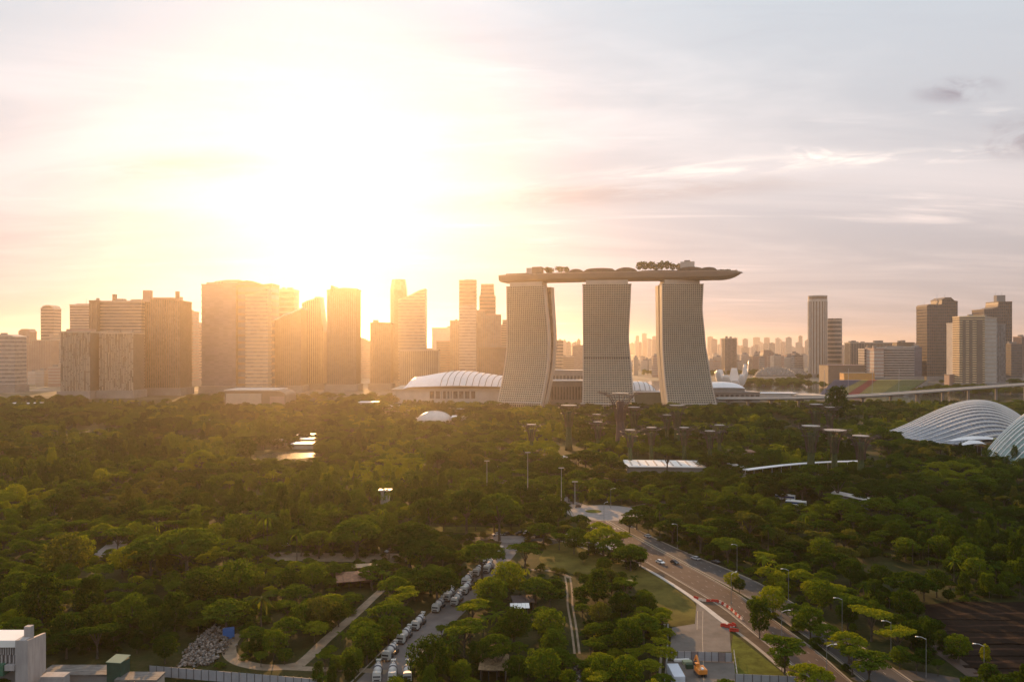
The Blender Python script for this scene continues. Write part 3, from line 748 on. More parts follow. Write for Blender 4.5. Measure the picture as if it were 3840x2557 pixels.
low_building('flat sandy roof reaching towards the tall dark tree', 2985, 3100, 1482, 1400, 60, M_BEIGE, M_BEIGE, 'jetty_building', 'building')
# building with a rounded end below the left skyline
def rounded_block():
    d = 1165; x0, x1 = X(843,d), X(1072,d); cx = (x0+x1)/2; h = Zp(1463,d)
    root = empty('rounded_hall', (cx, d, 0), 0, 'squat hall with curved right end below the arched glass tower', 'hall')
    hw = (x1-x0)/2
    poly = [(-hw,0),(-hw,h-1)] + [(hw-14+14*math.sin(a), (h-9)+8*math.cos(a)) for a in [math.pi/2*k/8 for k in range(9)]] + [(hw,0)]
    MB().prism_y(poly, 0, 55).build('walls', M_BROWN, root)
    MB().prism_y([(-hw-1,h-1),(-hw-1,h+.6),(hw-13,h+.6),(hw-13,h-1)], -1.2, 56).build('roof', M_CONC, root)
    MB().box(-hw+2, X(980,d)-cx, -1, .4, 0, h-5).build('panel_wall', M_BEIGE, root)
    MB().box(X(1012,d)-cx, hw-2, -.8, .4, 0, h-9).build('side_panel', M_PINK, root)
    b = MB()
    for k in range(5): b.box(-hw+4, X(978,d)-cx, -1.3, -.9, 3+k*4.2, 4.4+k*4.2)
    b.build('wall_ledges', M_BEIGE, root)
rounded_block()
def garden_dome():
    d = 960; root = empty('garden_dome', (X(1624,d), d+20, 0), 0, 'pale lattice dome among trees before the vaulted hall', 'dome')
    r = 68*d/F; h = Zp(1546,d); n, m = 20, 8
    b = MB(); b.loft([[(r*math.cos(t)*math.cos(2*math.pi*i/n), r*math.cos(t)*math.sin(2*math.pi*i/n), h*math.sin(t)) for i in range(n)] for t in [math.pi/2*k/m*.98 for k in range(m+1)]])
    b.build('shell', mat('dome_skin',(0.5,0.48,0.46),0.35), root, smooth=True)
    l = MB()
    for i in range(n):
        l.tube([((r+.3)*math.cos(t)*math.cos(2*math.pi*(i+k*.35)/n), (r+.3)*math.cos(t)*math.sin(2*math.pi*(i+k*.35)/n), (h+.3)*math.sin(t)) for k, t in enumerate([math.pi/2*k/m*.97 for k in range(m+1)])], .22, 4)
    l.build('lattice', M_STEEL, root)
    MB().box(-r-8, r+14, -r*.2, r, 0, 3).build('base_ring', M_CONC, root)
garden_dome()
for a in [('pale flat roofed pavilion right of the lattice dome', 1695, 1780, 1563, 960), ('long low white roof beside the forest edge before the halls', 1415, 1570, 1523, 1130),
          ('white roofed kiosk left of the long low white roof', 1345, 1412, 1508, 1160), ('low white roof at the foot of the glazed hall', 1678, 1738, 1533, 1120),
          ('small white sheet roof alone in the treetops left of the glare', 717, 792, 1579, 960), ('white flat roof at the far left edge of the forest', 30, 130, 1512, 1180),
          ('grey low shed roof beside the far left white roof', -20, 60, 1520, 1150)]:
    low_building(a[0], a[1], a[2], a[3], a[4], 22, M_CONC, M_ROOFW, 'pavilion', 'pavilion')

# lotus shaped museum
def lotus():
    d = 1540; root = empty('lotus_museum', (X(2748,d), d, 0), 0, 'white lotus shaped museum with upright petals right of the hotel', 'museum')
    MW = mat('lotus_white', (0.62,0.58,0.55), 0.4, 0.06, 0.05)
    def petal(ang, r1, h, wd):
        c, s_ = math.cos(ang), math.sin(ang); n = 10; cen = []
        for k in range(n+1):
            f = k/n; cen.append((4+(r1-4)*math.sin(f*math.pi/2)**.85, 9+(h-9)*(.25*f+.75*f**1.9)))
        secs = []
        for k, (rr, z) in enumerate(cen):
            f = k/n; a, e = cen[max(0,k-1)], cen[min(n,k+1)]; tr_, tz = e[0]-a[0], e[1]-a[1]; L_ = math.hypot(tr_,tz); nr, nz_ = -tz/L_, tr_/L_
            w_ = wd*(.30+.70*math.sin(math.pi*min(.999,.10+f*.62)))*.5*(1-.45*f**3); th = 6.5*(1-.72*f)
            secs.append([(c*(rr+nr*th*.5*v)-s_*w_*u, s_*(rr+nr*th*.5*v)+c*w_*u, z+nz_*th*.5*v) for u, v in [(math.cos(q), math.sin(q) if math.sin(q) < 0 else .35*math.sin(q)) for q in [2*math.pi*i/14 for i in range(14)]]])
        MB().loft(secs).build('petal', MW, root, smooth=True)
    for ang, r1, h, wd in ((R(200),34,47,24),(R(168),33,44,22),(R(232),33,38,24),(R(262),30,30,22),(R(292),27,40,20),(R(322),27,50,17),(R(350),29,66,16),(R(25),30,58,17),(R(70),32,50,22),(R(118),34,47,24)):
        petal(ang, r1, h, wd)
    MB().lathe([(22,0),(26,6),(20,11),(9,15)], 24).build('base_bowl', MW, root, smooth=True)
lotus()
def shell_hall(px, d, rx, h, label):
    root = empty('shell_theatre', (X(px,d), d, 0), 0, label, 'theatre')
    n, m = 26, 8; ry = rx*.7
    MB().loft([[(rx*math.cos(t)*math.cos(2*math.pi*i/n), ry*math.cos(t)*math.sin(2*math.pi*i/n), 8+h*math.sin(t)) for i in range(n)] for t in [math.pi/2*k/m*.98 for k in range(m+1)]]).build('shell', M_CONC_D, root, smooth=True)
    b = MB()
    for k in range(1, m):
        t = math.pi/2*k/m
        for i in range(n):
            a = 2*math.pi*(i+.5*(k%2))/n; c = Vector((rx*math.cos(t)*math.cos(a), ry*math.cos(t)*math.sin(a), 8+h*math.sin(t)))
            o = Vector((math.cos(t)*math.cos(a), math.cos(t)*math.sin(a), math.sin(t)+.2)).normalized()
            s_ = Vector((-math.sin(a), math.cos(a), 0))*rx*.09
            b.add([c-s_, c+s_, c+o*3.2+Vector((0,0,1.2))], [(0,1,2)])
    b.build('sun_shades', M_CONC, root)
    MB().lathe([(rx*1.05,0),(rx*1.05,8.4)], 26).build('base_wall', M_BEIGE, root)
shell_hall(2905, 2250, 56, 26, 'low spiky domed theatre behind the lotus museum')
shell_hall(2985, 2330, 34, 18, 'smaller spiky theatre dome beside the larger dome')
# stadium shell of white trusses
vault('truss_stadium', 'white trussed stadium roof left of the golden hotel', 'stadium', 3452, 3600, 1336, 2150, 90, 24, mat('truss_white',(0.55,0.55,0.58),0.5), ribs=14)
low_building('long dark purple roofed hall before the striped blocks', 3106, 3245, 1369, 2000, 60, M_BROWN, mat('purple_roof',(0.14,0.10,0.12),0.8), 'waterfront_hall', 'hall')
low_building('small orange walled pavilion before the white office block', 3165, 3280, 1398, 1860, 25, mat('orange_wall',(0.55,0.28,0.08),0.7), M_CONC_D, 'waterfront_hall', 'hall')
low_building('pale low frontage under the golden hotel', 3560, 3600, 1404, 1720, 20, M_PINK, M_CONC, 'waterfront_hall', 'hall')
# floating platform grandstand
def grandstand():
    d0, d1 = 1470, 1600; root = empty('grandstand', (X(3280,d0), d0, 0), 0, 'huge sloping grandstand with blue red and yellow seats by the bay', 'grandstand')
    ox, oy = X(3280,d0), d0
    def pt(px, py, d): return (X(px,d)-ox, d-oy, Zp(py,d))
    def bank(name, pxs_low, pxs_high, m, steps=14):
        b = MB()
        for k in range(steps):
            f0, f1 = k/steps, (k+1)/steps
            def P_(side, f): return (pxs_low[side]+(pxs_high[side]-pxs_low[side])*f)
            ylo, yhi = 1482+( -60)*f0, 1482-60*f1
            d_a, d_b = d0+(d1-d0)*f0, d0+(d1-d0)*f1
            a, c = pt(P_(0,f0),ylo,d_a), pt(P_(1,f0),ylo,d_a)
            e, g_ = pt(P_(0,f1),yhi,d_b), pt(P_(1,f1),yhi,d_b)
            zt = a[2]+.5
            b.add([a,c,(c[0],c[1],zt),(a[0],a[1],zt),(e[0],e[1],zt),(g_[0],g_[1],zt)], [(0,1,2,3),(3,2,5,4)])
        b.build(name, m, root)
    bank('seat_block', (3066,3110), (3130,3236), mat('seats_blue',(0.06,0.10,0.22),0.6,0.3,0.3))
    bank('seat_block', (3111,3170), (3237,3262), mat('seats_yellow',(0.42,0.36,0.08),0.6,0.3,0.3))
    bank('seat_block', (3171,3215), (3263,3292), mat('seats_red',(0.45,0.06,0.05),0.6,0.3,0.3))
    bank('seat_block', (3216,3300), (3293,3385), MATS['seats_yellow'])
    bank('seat_block', (3301,3385), (3386,3478), mat('seats_green',(0.18,0.24,0.07),0.6,0.3,0.3))
    b = MB(); c = [pt(3066,1484,d0), pt(3385,1484,d0), pt(3478,1424,d1), pt(3130,1424,d1)]
    b.add([(p[0],p[1],0) for p in c] + [(p[0],p[1],p[2]-.6) for p in c], [(0,1,5,4),(1,2,6,5),(2,3,7,6),(3,0,4,7)])
    b.build('support_walls', M_CONC_D, root)
    for px in (3090, 3180, 3270, 3370): MB().tube([pt(px,1484,d0), (pt(px,1484,d0)[0], -2, 52)], .35, 5).build('light_mast', M_STEEL, root)
grandstand()

# viaduct on piers
def viaduct():
    pts = [(2690,1128,19.0),(2800,1124,19.2),(2950,1126,19.6),(3160,1145,20.2),(3340,1200,21),(3500,1268,22),(3660,1338,23.4),(3840,1425,25.2),(4020,1525,27)]
    root = empty('viaduct', (X(3400,1220),1220,0), 0, 'long grey road viaduct curving behind the ribbed glasshouse', 'viaduct')
    ox, oy = X(3400,1220), 1220
    P = [Vector((X(p,d)-ox, d-oy, z)) for p, d, z in pts]; Q = []
    for i in range(len(P)-1):
        for k in range(5): Q.append(P[i].lerp(P[i+1], k/5))
    Q.append(P[-1]); n = len(Q)
    for _ in range(5): Q = [Q[0]] + [(Q[i-1]+Q[i]*2+Q[i+1])/4 for i in range(1,n-1)] + [Q[-1]]
    def sec(prof):
        out = []
        for i, q in enumerate(Q):
            t = (Q[min(i+1,n-1)]-Q[max(i-1,0)]); t.z = 0; t.normalize(); nn = Vector((t.y,-t.x,0))
            out.append([q+nn*a+Vector((0,0,z)) for a, z in prof])
        return out
    MB().loft(sec([(-13,0),(13,0),(13,-1),(5,-2.6),(-5,-2.6),(-13,-1)])).build('deck', M_CONC_D, root)
    for s_ in (-1, 1): MB().loft(sec([(s_*13.0+.25,-.8),(s_*13.0+.25,1.1),(s_*13.0-.25,1.1),(s_*13.0-.25,-.8)])).build('parapet', M_CONC, root)
    for i in range(2, n-1, 3):
        q = Q[i]; b = MB(); b.box(q.x-1.6, q.x+1.6, q.y-1.4, q.y+1.4, 0, q.z-2.4); b.box(q.x-5, q.x+5, q.y-1.5, q.y+1.5, q.z-4.2, q.z-2.5); b.build('pier', M_CONC_D, root)
    return Q, ox, oy
VQ = viaduct()

# ------------------------------------------------------------------ garden: steel supertrees, glasshouses
M_STREE = mat('purple_steel', (0.075,0.042,0.04), 0.6, 0.2, 0.3)
M_STREE_G = mat('climbing_plants', (0.05,0.07,0.02), 0.9, 0.5, 0.5, bump=0.6)
M_DISC = mat('canopy_disc', (0.30,0.25,0.21), 0.5, 0.1, 0.3)
def supertree(px, ytop, d, rc, rt, label, disc=None, ribs=18, clad=True, group='steel supertrees in the garden'):
    H = Zp(ytop, d); root = empty('supertree', (X(px,d), d, 0), rnd.uniform(0,6), label, 'steel tree', group)
    MB().lathe([(rt*1.05,0),(rt*.85,H*.12),(rt*.68,H*.5),(rt*.6,H*.7),(rt*.75,H*.86)], 14).build('trunk', M_STREE_G if clad else M_STREE, root, smooth=True)
    b = MB()
    for k in range(ribs):
        a = 2*math.pi*k/ribs; pts = []
        for j in range(7):
            f = j/6; r = rt*.85+.3 + (rc-rt*.85)*f**1.9; z = H*.52 + (H*.48+ (0.9 if k % 2 else -.2))*(1-(1-f)**2.0)
            a2 = a + (.12 if k % 2 else -.12)*f
            pts.append((r*math.cos(a2), r*math.sin(a2), z))
        b.tube(pts, [.2,.18,.16,.14,.12,.09,.06], 4)
        # forked twigs
        e = Vector(pts[-2])
        for da in (-.14,.14):
            b.tube([e, ((rc*1.04)*math.cos(a+da), (rc*1.04)*math.sin(a+da), H+rnd.uniform(-.3,1.5))], [.1,.05], 3)
    b.build('branches', M_STREE, root)
    for k_, r_ in ((.80,.60),(.93,.80)):
        pts = [(rc*r_*math.cos(2*math.pi*i/24)*.82, rc*r_*math.sin(2*math.pi*i/24)*.82, H*(k_+.02)) for i in range(25)]
        MB().tube(pts, .2, 4).build('branch_ring', M_STREE, root)
    rd = (disc if disc else rc*.42)*.85
    MB().lathe([(rd*.3,H-1.3),(rd,H-.4),(rd,H+.1),(rd*.6,H+.25)], 24).build('canopy_disc', M_DISC, root)
    return root
supertree(2326, 1474, 712, 20, 5.0, 'largest purple supertree with wide bowl crown before the middle hotel tower', disc=9, ribs=34, clad=False)
supertree(2133, 1519, 708, 14, 3.4, 'tall supertree with pale ring before the first hotel gap', disc=8.5)
supertree(2377, 1526, 728, 13, 2.8, 'supertree with pale disc close to the right of the largest', disc=6.5)
supertree(2539, 1519, 720, 14, 3.2, 'tall supertree with pale disc before the third hotel tower', disc=8)
for px, y, d, t in ((1993,1591,655,'short supertree farthest left of the garden grove'),(2237,1553,745,'small pale disc supertree far left of the largest'),(2242,1581,668,'short supertree nearer below the small pale disc'),
                    (2363,1611,612,'low wide disc supertree nearest before the largest'),(2443,1602,624,'short supertree below right of the largest'),(2501,1555,742,'small far supertree left of the third hotel tower foot'),
                    (2566,1602,622,'short supertree below the tall one at the third tower'),(2698,1593,640,'short supertree at the right end of the grove'),(2662,1615,610,'thin low disc supertree left of the right end one')):
    supertree(px, y, d, 11.5, 2.0, t, disc=4.6, ribs=14)
supertree(3041, 1596, 548, 12.5, 3.3, 'tall purple supertree with green trunk left of a trio', disc=7.2, ribs=20)
supertree(3129, 1612, 560, 12, 2.6, 'green topped flat supertree in the middle of a trio', disc=9.5, ribs=18)
supertree(3228, 1633, 530, 12.5, 2.8, 'supertree with spread purple twigs right of a trio', disc=6.2, ribs=20)
supertree(3060, 1515, 700, 13, 3.0, 'far dark supertree left of the tall dark tree', disc=6.5)
supertree(3112, 1526, 690, 10, 2.4, 'far supertree with pale disc below the tall dark tree', disc=5)

def glasshouse(name, label, arcs, glassm, ribw, ox, oy, kink=1.357):
    root = empty(name, (ox, oy, 0), 0, label, 'glasshouse'); n = 28
    def arc(a, inset=0.0):
        d, pl, pr, h, zb = a; x0, x1 = X(pl,d)-ox, X(pr,d)-ox
        out = []
        for i in range(n+1):
            u = i/n; uu = u**kink
            z = zb + (h-inset)*math.sin(math.pi*uu)**.92 if 0 < u < 1 else zb
            out.append(Vector((x0+(x1-x0)*u, d-oy, z)))
        return out
    A = [arc(a, 1.2) for a in arcs]
    MB().loft([[tuple(p) for p in s_] for s_ in A], close=False, caps=False).build('glass_shell', glassm, root, smooth=True)
    for a in arcs:
        c = arc(a); secs = []
        for i, p in enumerate(c):
            t = (c[min(i+1,n)]-c[max(i-1,0)]).normalized(); nn = Vector((-t.z,0,t.x))
            hw = ribw*(.35+.65*math.sin(math.pi*min(1,max(0,i/n)))**.5)
            secs.append([p+nn*-1.0+Vector((0,-hw,0)), p+nn*.25+Vector((0,-hw,0)), p+nn*.25+Vector((0,hw,0)), p+nn*-1.0+Vector((0,hw,0))])
        MB().loft(secs).build('arch_rib', M_WHITE, root)
    # glazing bars
    b = MB()
    for i in range(2, n-1, 1):
        for a, c in zip(A, A[1:]): b.tube([a[i]+Vector((0,0,.1)), c[i]+Vector((0,0,.1))], .13, 3)
    b.build('glazing_bars', M_STEEL, root)
    return root
M_FD = glass('glasshouse_glass', (0.07,0.09,0.13), 0.15, (3,4), 0.35)
M_CF = glass('cool_glasshouse_glass', (0.10,0.17,0.16), 0.15, (3,4), 0.3)
arcs = []
for i in range(13):
    s_ = i/12
    arcs.append((802-112*s_, 3322+ 95*s_ + 210*s_**3, 3895-10*s_, 3+29*(1-0.92*s_**1.5), 6.5))
glasshouse('flower_glasshouse', 'long shell shaped glasshouse with white ribs above the trees', arcs, M_FD, .42, X(3620,750), 750)
arcs = []
for i in range(11):
    s_ = i/10
    arcs.append((655-62*s_, 3690+ 30*s_ + 130*s_**2, 4380-60*s_, 4+44*(1-0.55*s_**1.5), 3))
glasshouse('steep_glasshouse', 'steep greenish glasshouse cut off by the right picture edge', arcs, M_CF, .5, X(3900,620), 620, 0.95)
def petal_roof(px0, px1, py, d, label):
    root = empty('petal_canopy', (X((px0+px1)/2,d), d, 0), 0, label, 'canopy'); hw = (px1-px0)/2*d/F; z = Zp(py,d)
    n = 12
    MB().loft([[(-hw+2*hw*i/n, y*(.3+.7*math.sin(math.pi*i/n)), z+5*math.sin(math.pi*i/n)*(1-abs(y)/12)-2*k) for i in range(n+1)] for k, y in ((0.,-7),(0.,-2),(0.,3),(0.,8))], close=False, caps=False).build('roof_shell', M_ROOFW, root)
    b = MB()
    for x in (-hw*.6, 0, hw*.6): b.tube([(x,0,0),(x,0,z)], .3, 6)
    b.build('columns', M_STEEL, root)
petal_roof(3560, 3770, 1652, 690, 'grey petal canopy below the shell glasshouse')
petal_roof(3605, 3700, 1668, 672, 'small petal canopy nearest the steep glasshouse')

# garden roofs among the trees
def flat_canopy(px_pts, y_or_z, d_list, label, wdt, name='walkway_canopy', m=None):
    P = [Vector((X(p,d), d, z)) for p, z, d in zip(px_pts, y_or_z, d_list)]
    c = P[len(P)//2]; root = empty(name, (c.x, c.y, 0), 0, label, 'canopy'); Q = []
    for a, b_ in zip(P, P[1:]):
        for k in range(4): Q.append(a.lerp(b_, k/4))
    Q.append(P[-1]); n = len(Q); secs = []
    for i, q in enumerate(Q):
        t = Q[min(i+1,n-1)]-Q[max(i-1,0)]; t.z = 0; t.normalize(); nn = Vector((t.y,-t.x,0)); q = q-Vector((c.x,c.y,0))
        secs.append([q+nn*wdt/2, q+nn*wdt/2+Vector((0,0,.5)), q+Vector((0,0,.9)), q-nn*wdt/2+Vector((0,0,.5)), q-nn*wdt/2])
    MB().loft(secs).build('roof', m or M_ROOFW, root)
    b = MB()
    for i in range(0, n, 2):
        q = Q[i]-Vector((c.x,c.y,0)); b.tube([(q.x,q.y,0),(q.x,q.y,q.z)], .25, 5)
    b.build('columns', M_STEEL, root)
flat_canopy((2795,2860,2930,3000,3070,3140,3215), (9.5,9.5,9.5,9.5,9.5,9.5,9.5), (532,542,552,560,566,570,572), 'long curved pale walkway roof passing behind the supertree trio', 4.6)
def white_shed():
    d = 580; root = empty('garden_depot', (X(2497,d), d, 0), R(-4), 'long flat white roofed depot among the trees before the grove', 'depot'); hw = 143*d/F
    MB().box(-hw, hw, 0, 24, 0, 4.2).build('walls', M_CONC_D, root)
    MB().box(-hw-1, hw+1, -1.5, 32, 4.2, 4.9).build('roof', M_WHITE, root)
    b = MB()
    for k in range(9): b.box(-hw+3+k*6, -hw+4.2+k*6, 3, 28, 4.9, 5.2)
    b.build('roof_vents', M_CONC, root)
white_shed()
for a in [('small white gabled hut right of the depot roof', 2742, 2762, 1742, 566, 6), ('second small white hut beside the gabled hut', 2780, 2802, 1750, 560, 6), ('brown flat roof among trees before the lotus museum', 2735, 2830, 1694, 640, 14),
          ('thin white roof between trees left of the pole mast', 1868, 1978, 1748, 590, 8), ('oval white roof poking out of the rain trees', 1427, 1460, 1836, 466, 3), ('tiny white roof in the trees above the depot', 2108, 2128, 1712, 640, 5)]:
    low_building(a[0], a[1], a[2], a[3], a[4], a[5], M_CONC, M_RUST if a[0][0] == 'b' else M_ROOFW, 'garden_hut', 'hut')
def long_shed():
    d = 455; root = empty('roofed_ramp', (X(3195,d), d, 0), R(-35), 'grey roofed station shed sloping down among the dark right trees', 'shed')
    MB().prism_y([(-9,0),(-9,6),(-9.5,6.2),(9.5,3.8),(9,3.6),(9,0)], 0, 6).build('walls', M_CONC_D, root)
    MB().add([(-11,-1.5,7.2),(11,-1.5,4.6),(11,7.5,4.6),(-11,7.5,7.2),(-11,-1.5,7.7),(11,-1.5,5.1),(11,7.5,5.1),(-11,7.5,7.7)], [(3,2,1,0),(4,5,6,7),(0,1,5,4),(1,2,6,5),(2,3,7,6),(3,0,4,7)]).build('roof', M_CONC, root)
    MB().box(-9.2,-5,-.2,0,0,5).build('entrance', M_GLASS_D, root)
long_shed()
# ------------------------------------------------------------------ roads, paths, water
def asphalt(name, c, var=0.25, sc=0.12):
    return mat(name, c, 0.9, var, sc, bump=0.1, spec=0.2)
M_ROAD_B = asphalt('brown_asphalt', (0.085,0.060,0.049))
M_ROAD_G = asphalt('grey_asphalt', (0.068,0.062,0.060))
M_PATH = mat('dirt_path', (0.25,0.19,0.135), 0.95, 0.3, 0.25, bump=0.2, spec=0.1)
M_PAD = mat('worn_concrete_pad', (0.135,0.118,0.105), 0.9, 0.3, 0.12, spec=0.2)
M_GRASS = mat('dry_grass', (0.105,0.088,0.022), 0.95, 0.45, 0.10, bump=0.3, spec=0.05)
M_VERGE = mat('verge_grass', (0.085,0.092,0.015), 0.95, 0.45, 0.3, bump=0.3, spec=0.05)
M_KERB = mat('kerb_stone', (0.27,0.225,0.18), 0.85, 0.2, 0.3)
M_LINE = mat('road_paint', (0.22,0.20,0.18), 0.7, 0.2, 0.5)
M_SOIL = mat('terraced_soil', (0.018,0.012,0.009), 0.95, 0.4, 0.15, bump=0.3, spec=0.05)

def smooth_line(P, sub=6):
    P = [Vector((*p, 0)) if len(p) == 2 else Vector(p) for p in P]; out = []
    for i in range(len(P)-1):
        p0, p1, p2, p3 = P[max(0,i-1)], P[i], P[i+1], P[min(len(P)-1,i+2)]
        for k in range(sub):
            t = k/sub
            out.append(0.5*((2*p1)+(p2-p0)*t+(2*p0-5*p1+4*p2-p3)*t*t+(3*p1-p0-3*p2+p3)*t**3))
    out.append(P[-1]); return out
def ribbon(name, pts, width, z, m, thick=0.0, kind='structure', label=None, off=0.0):
    Q = smooth_line(pts); n = len(Q); secs = []
    for i, q in enumerate(Q):
        t = (Q[min(i+1,n-1)]-Q[max(i-1,0)]).normalized(); nn = Vector((t.y,-t.x,0)); wd = width if not isinstance(width,(list,tuple)) else width[0]+(width[1]-width[0])*i/(n-1)
        a, c = q+nn*(off-wd/2), q+nn*(off+wd/2)
        secs.append([(a.x,a.y,z+thick),(c.x,c.y,z+thick)] if not thick else [(a.x,a.y,z+thick),(c.x,c.y,z+thick),(c.x,c.y,0),(a.x,a.y,0)])
    b = MB(); b.loft(secs, close=bool(thick), caps=bool(thick)); o = b.build(name, m)
    if kind: o['kind'] = kind
    if label: o['label'] = label
    return Q
def fill_between(name, Lp, Rp, z, m):
    A = smooth_line([(x,d) for d,x in Lp]); B = smooth_line([(x,d) for d,x in Rp])
    b = MB(); n = 40
    def at(Q, f):
        k = f*(len(Q)-1); i = min(int(k), len(Q)-2); return Q[i].lerp(Q[i+1], k-i)
    b.loft([[(*at(A,i/n).xy, z), (*at(B,i/n).xy, z)] for i in range(n+1)], close=False)
    o = b.build(name, m); o['kind'] = 'structure'
    return [(*at(A,i/n).xy,) for i in range(n+1)], [(*at(B,i/n).xy,) for i in range(n+1)]
def line_at(Lq, Rq, f): return [(a[0]+(c[0]-a[0])*f, a[1]+(c[1]-a[1])*f) for a, c in zip(Lq, Rq)]

LL = [(185,87),(220,82.5),(259,77.5),(289,72.6),(337,58.4),(370,50.0),(400,43.5),(428,38)]
LR = [(185,96),(220,92.8),(244,91.4),(266,88),(288,85),(307,81),(339,72),(370,63),(400,54.5),(425,48)]
RL = [(185,100),(220,97),(244,95),(266,91.6),(288,87.8),(307,83.0),(339,73.8),(370,65),(400,56.5),(424,50)]
RR = [(185,113),(220,109.5),(244,107),(270,103),(300,98),(320,92.5),(344.5,82),(370,72.5),(400,63),(424,57)]
lq, rq = fill_between('road', LL, LR, 0.06, M_ROAD_B)
lq2, rq2 = fill_between('road', RL, RR, 0.06, M_ROAD_G)
ribbon('kerb', [(p[0]-.3,p[1]) for p in lq[::4]], .55, 0, M_KERB, .14)
ribbon('kerb', [(p[0]+.3,p[1]) for p in rq[::4]], .5, 0, M_KERB, .15)
ribbon('kerb', [(p[0]-.3,p[1]) for p in lq2[::4]], .5, 0, M_KERB, .15)
ribbon('kerb', [(p[0]+.3,p[1]) for p in rq2[::4]], .5, 0, M_KERB, .15)
def lane_marks(Lq, Rq, f, dash=True, wd=.2):
    P = line_at(Lq, Rq, f); Q = smooth_line(P, 4); b = MB()
    for i in range(len(Q)-1):
        if dash and i % 4: continue
        a, c = Q[i], Q[i+1]; t = (c-a).normalized(); nn = Vector((t.y,-t.x,0))*wd/2
        b.add([a-nn+Vector((0,0,.10)), a+nn+Vector((0,0,.10)), c+nn+Vector((0,0,.10)), c-nn+Vector((0,0,.10))], [(0,1,2,3)])
    o = b.build('road_marking', M_LINE); o['kind'] = 'structure'
for f in (.27,.52,.77): lane_marks(lq, rq, f)
for f in (.34,.67): lane_marks(lq2, rq2, f)
for a, c in ((lq,rq),(lq2,rq2)):
    lane_marks(a, c, .04, False, .18); lane_marks(a, c, .96, False, .18)
# strip between the near carriageway and the pale footpath, then the footpath
fill_between('shoulder', [(185,80),(230,77),(259,72.5),(289,66.5),(332,54.8),(360,47)], [(185,86.4),(220,82),(259,77),(289,72.1),(337,57.9),(365,50)], 0.03, mat('shoulder_soil',(0.085,0.062,0.045),0.95,0.3,0.3,spec=0.1))
FP = [(66,262+26),(71.9,261)]
ribbon('footpath', [G(2395,2118),G(2470,2160),G(2560,2217),G(2640,2275),G(2700,2322),G(2744,2352)], (1.2,2.3), 0.0, mat('pale_footpath',(0.42,0.385,0.35),0.8,0.12,0.3), .25)
ribbon('footpath', [G(2755,2362),G(2830,2420),G(2900,2480),G(2990,2560)], 1.1, 0.0, M_KERB, .12)
ribbon('footpath', [G(2040,2015),G(2110,2030),G(2200,2058),G(2290,2088),G(2395,2118)], .9, 0.0, M_KERB, .12)
sheet('verge', [G(p,q) for p,q in ((2750,2375),(2985,2560),(2770,2640),(2740,2440))], 0.02, M_VERGE)
sheet('gravel_patch', [G(p,q) for p,q in ((2095,2012),(2130,1998),(2190,1995),(2205,2030),(2300,2030),(2320,2062),(2240,2058),(2160,2035))], 0.045, mat('pale_gravel',(0.42,0.37,0.33),0.95,0.3,0.5,spec=.1))
# roundabout
def disc(name, c, r, z, m, n=40):
    b = MB(); b.add([(c[0]+r*math.cos(2*math.pi*i/n), c[1]+r*math.sin(2*math.pi*i/n), z) for i in range(n)], [tuple(range(n))]); o = b.build(name, m); o['kind'] = 'structure'
RC = G(2268,1922)
M_PLAZA = mat('pale_paving', (0.24,0.215,0.205), 0.85, 0.2, 0.3, spec=0.2)
disc('roundabout_road', RC, 21, 0.11, M_PLAZA); disc('roundabout_island', RC, 7.5, 0.16, M_PLAZA); disc('roundabout_grass', (RC[0]-6,RC[1]+3), 4.5, 0.2, M_VERGE)
ribbon('road', [(RC[0]-2,RC[1]), (33,470), (28,492), (10,520), (-20,560)], 11, 0.07, M_PLAZA)
ribbon('road', [(RC[0],RC[1]), (70,455), (92,470), (130,480)], 9, 0.08, M_ROAD_G)
ribbon('road', [(44,424),(RC[0]-3,RC[1]-10)], 16, 0.09, M_ROAD_G)
b_ = MB()
for k in range(10):
    b_.box(38+k*1.7, 39+k*1.7, 405-k*.5, 409-k*.5, 0.10, 0.105)
tag(b_.build('road_marking', M_LINE), kind='structure')
# field, tracks, lots, paths
sheet('field', [G(p,q) for p,q in ((2062,2022),(2240,2052),(2395,2122),(2480,2170),(2600,2255),(2622,2290),(2600,2345),(2500,2350),(2420,2240),(2330,2170),(2160,2155),(2040,2120),(2020,2095))], 0.02, M_GRASS)
for dx in (-9, 9):
    ribbon('dirt_track', [G(p,q) for p,q in ((2128+dx,2160),(2136+dx,2215),(2138+dx,2270),(2150+dx,2340),(2158+dx,2400),(2164+dx,2450))], .7, 0.04, M_PATH)
ribbon('dirt_track', [G(p,q) for p,q in ((1990,2135),(2050,2138),(2100,2148),(2138,2166))], 2.0, 0.045, M_PATH)
ribbon('dirt_path', [G(p,q) for p,q in ((905,2378),(880,2390),(862,2420),(862,2452),(900,2482),(980,2500),(1060,2500),(1130,2490))], 4.2, 0.04, M_PATH)
ribbon('dirt_path', [G(p,q) for p,q in ((1120,2494),(1165,2455),(1220,2400),(1290,2340),(1345,2292),(1400,2240),(1440,2205))], (3.8,3.0), 0.045, M_PATH)
ribbon('dirt_path', [G(p,q) for p,q in ((1060,2502),(1200,2508),(1330,2510),(1450,2520))], 3.0, 0.05, M_PATH)
TL = [(185,-45),(210,-40.5),(236,-34.8),(262,-28.5),(294,-19.5),(320,-13),(345,-7.5),(365,-3.5),(385,-1.5)]
ribbon('truck_lane', [(x+2.2,d) for d,x in TL], (13,9), 0.03, mat('lot_asphalt',(0.15,0.13,0.122),0.9,0.25,0.15,spec=0.2))
ribbon('kerb', [(x-5.4,d) for d,x in TL[1:4]], .4, 0, M_KERB, .15)
ribbon('road', [(-22,380),(0,385),(14,378),(20,372)], 8, 0.055, M_ROAD_G)
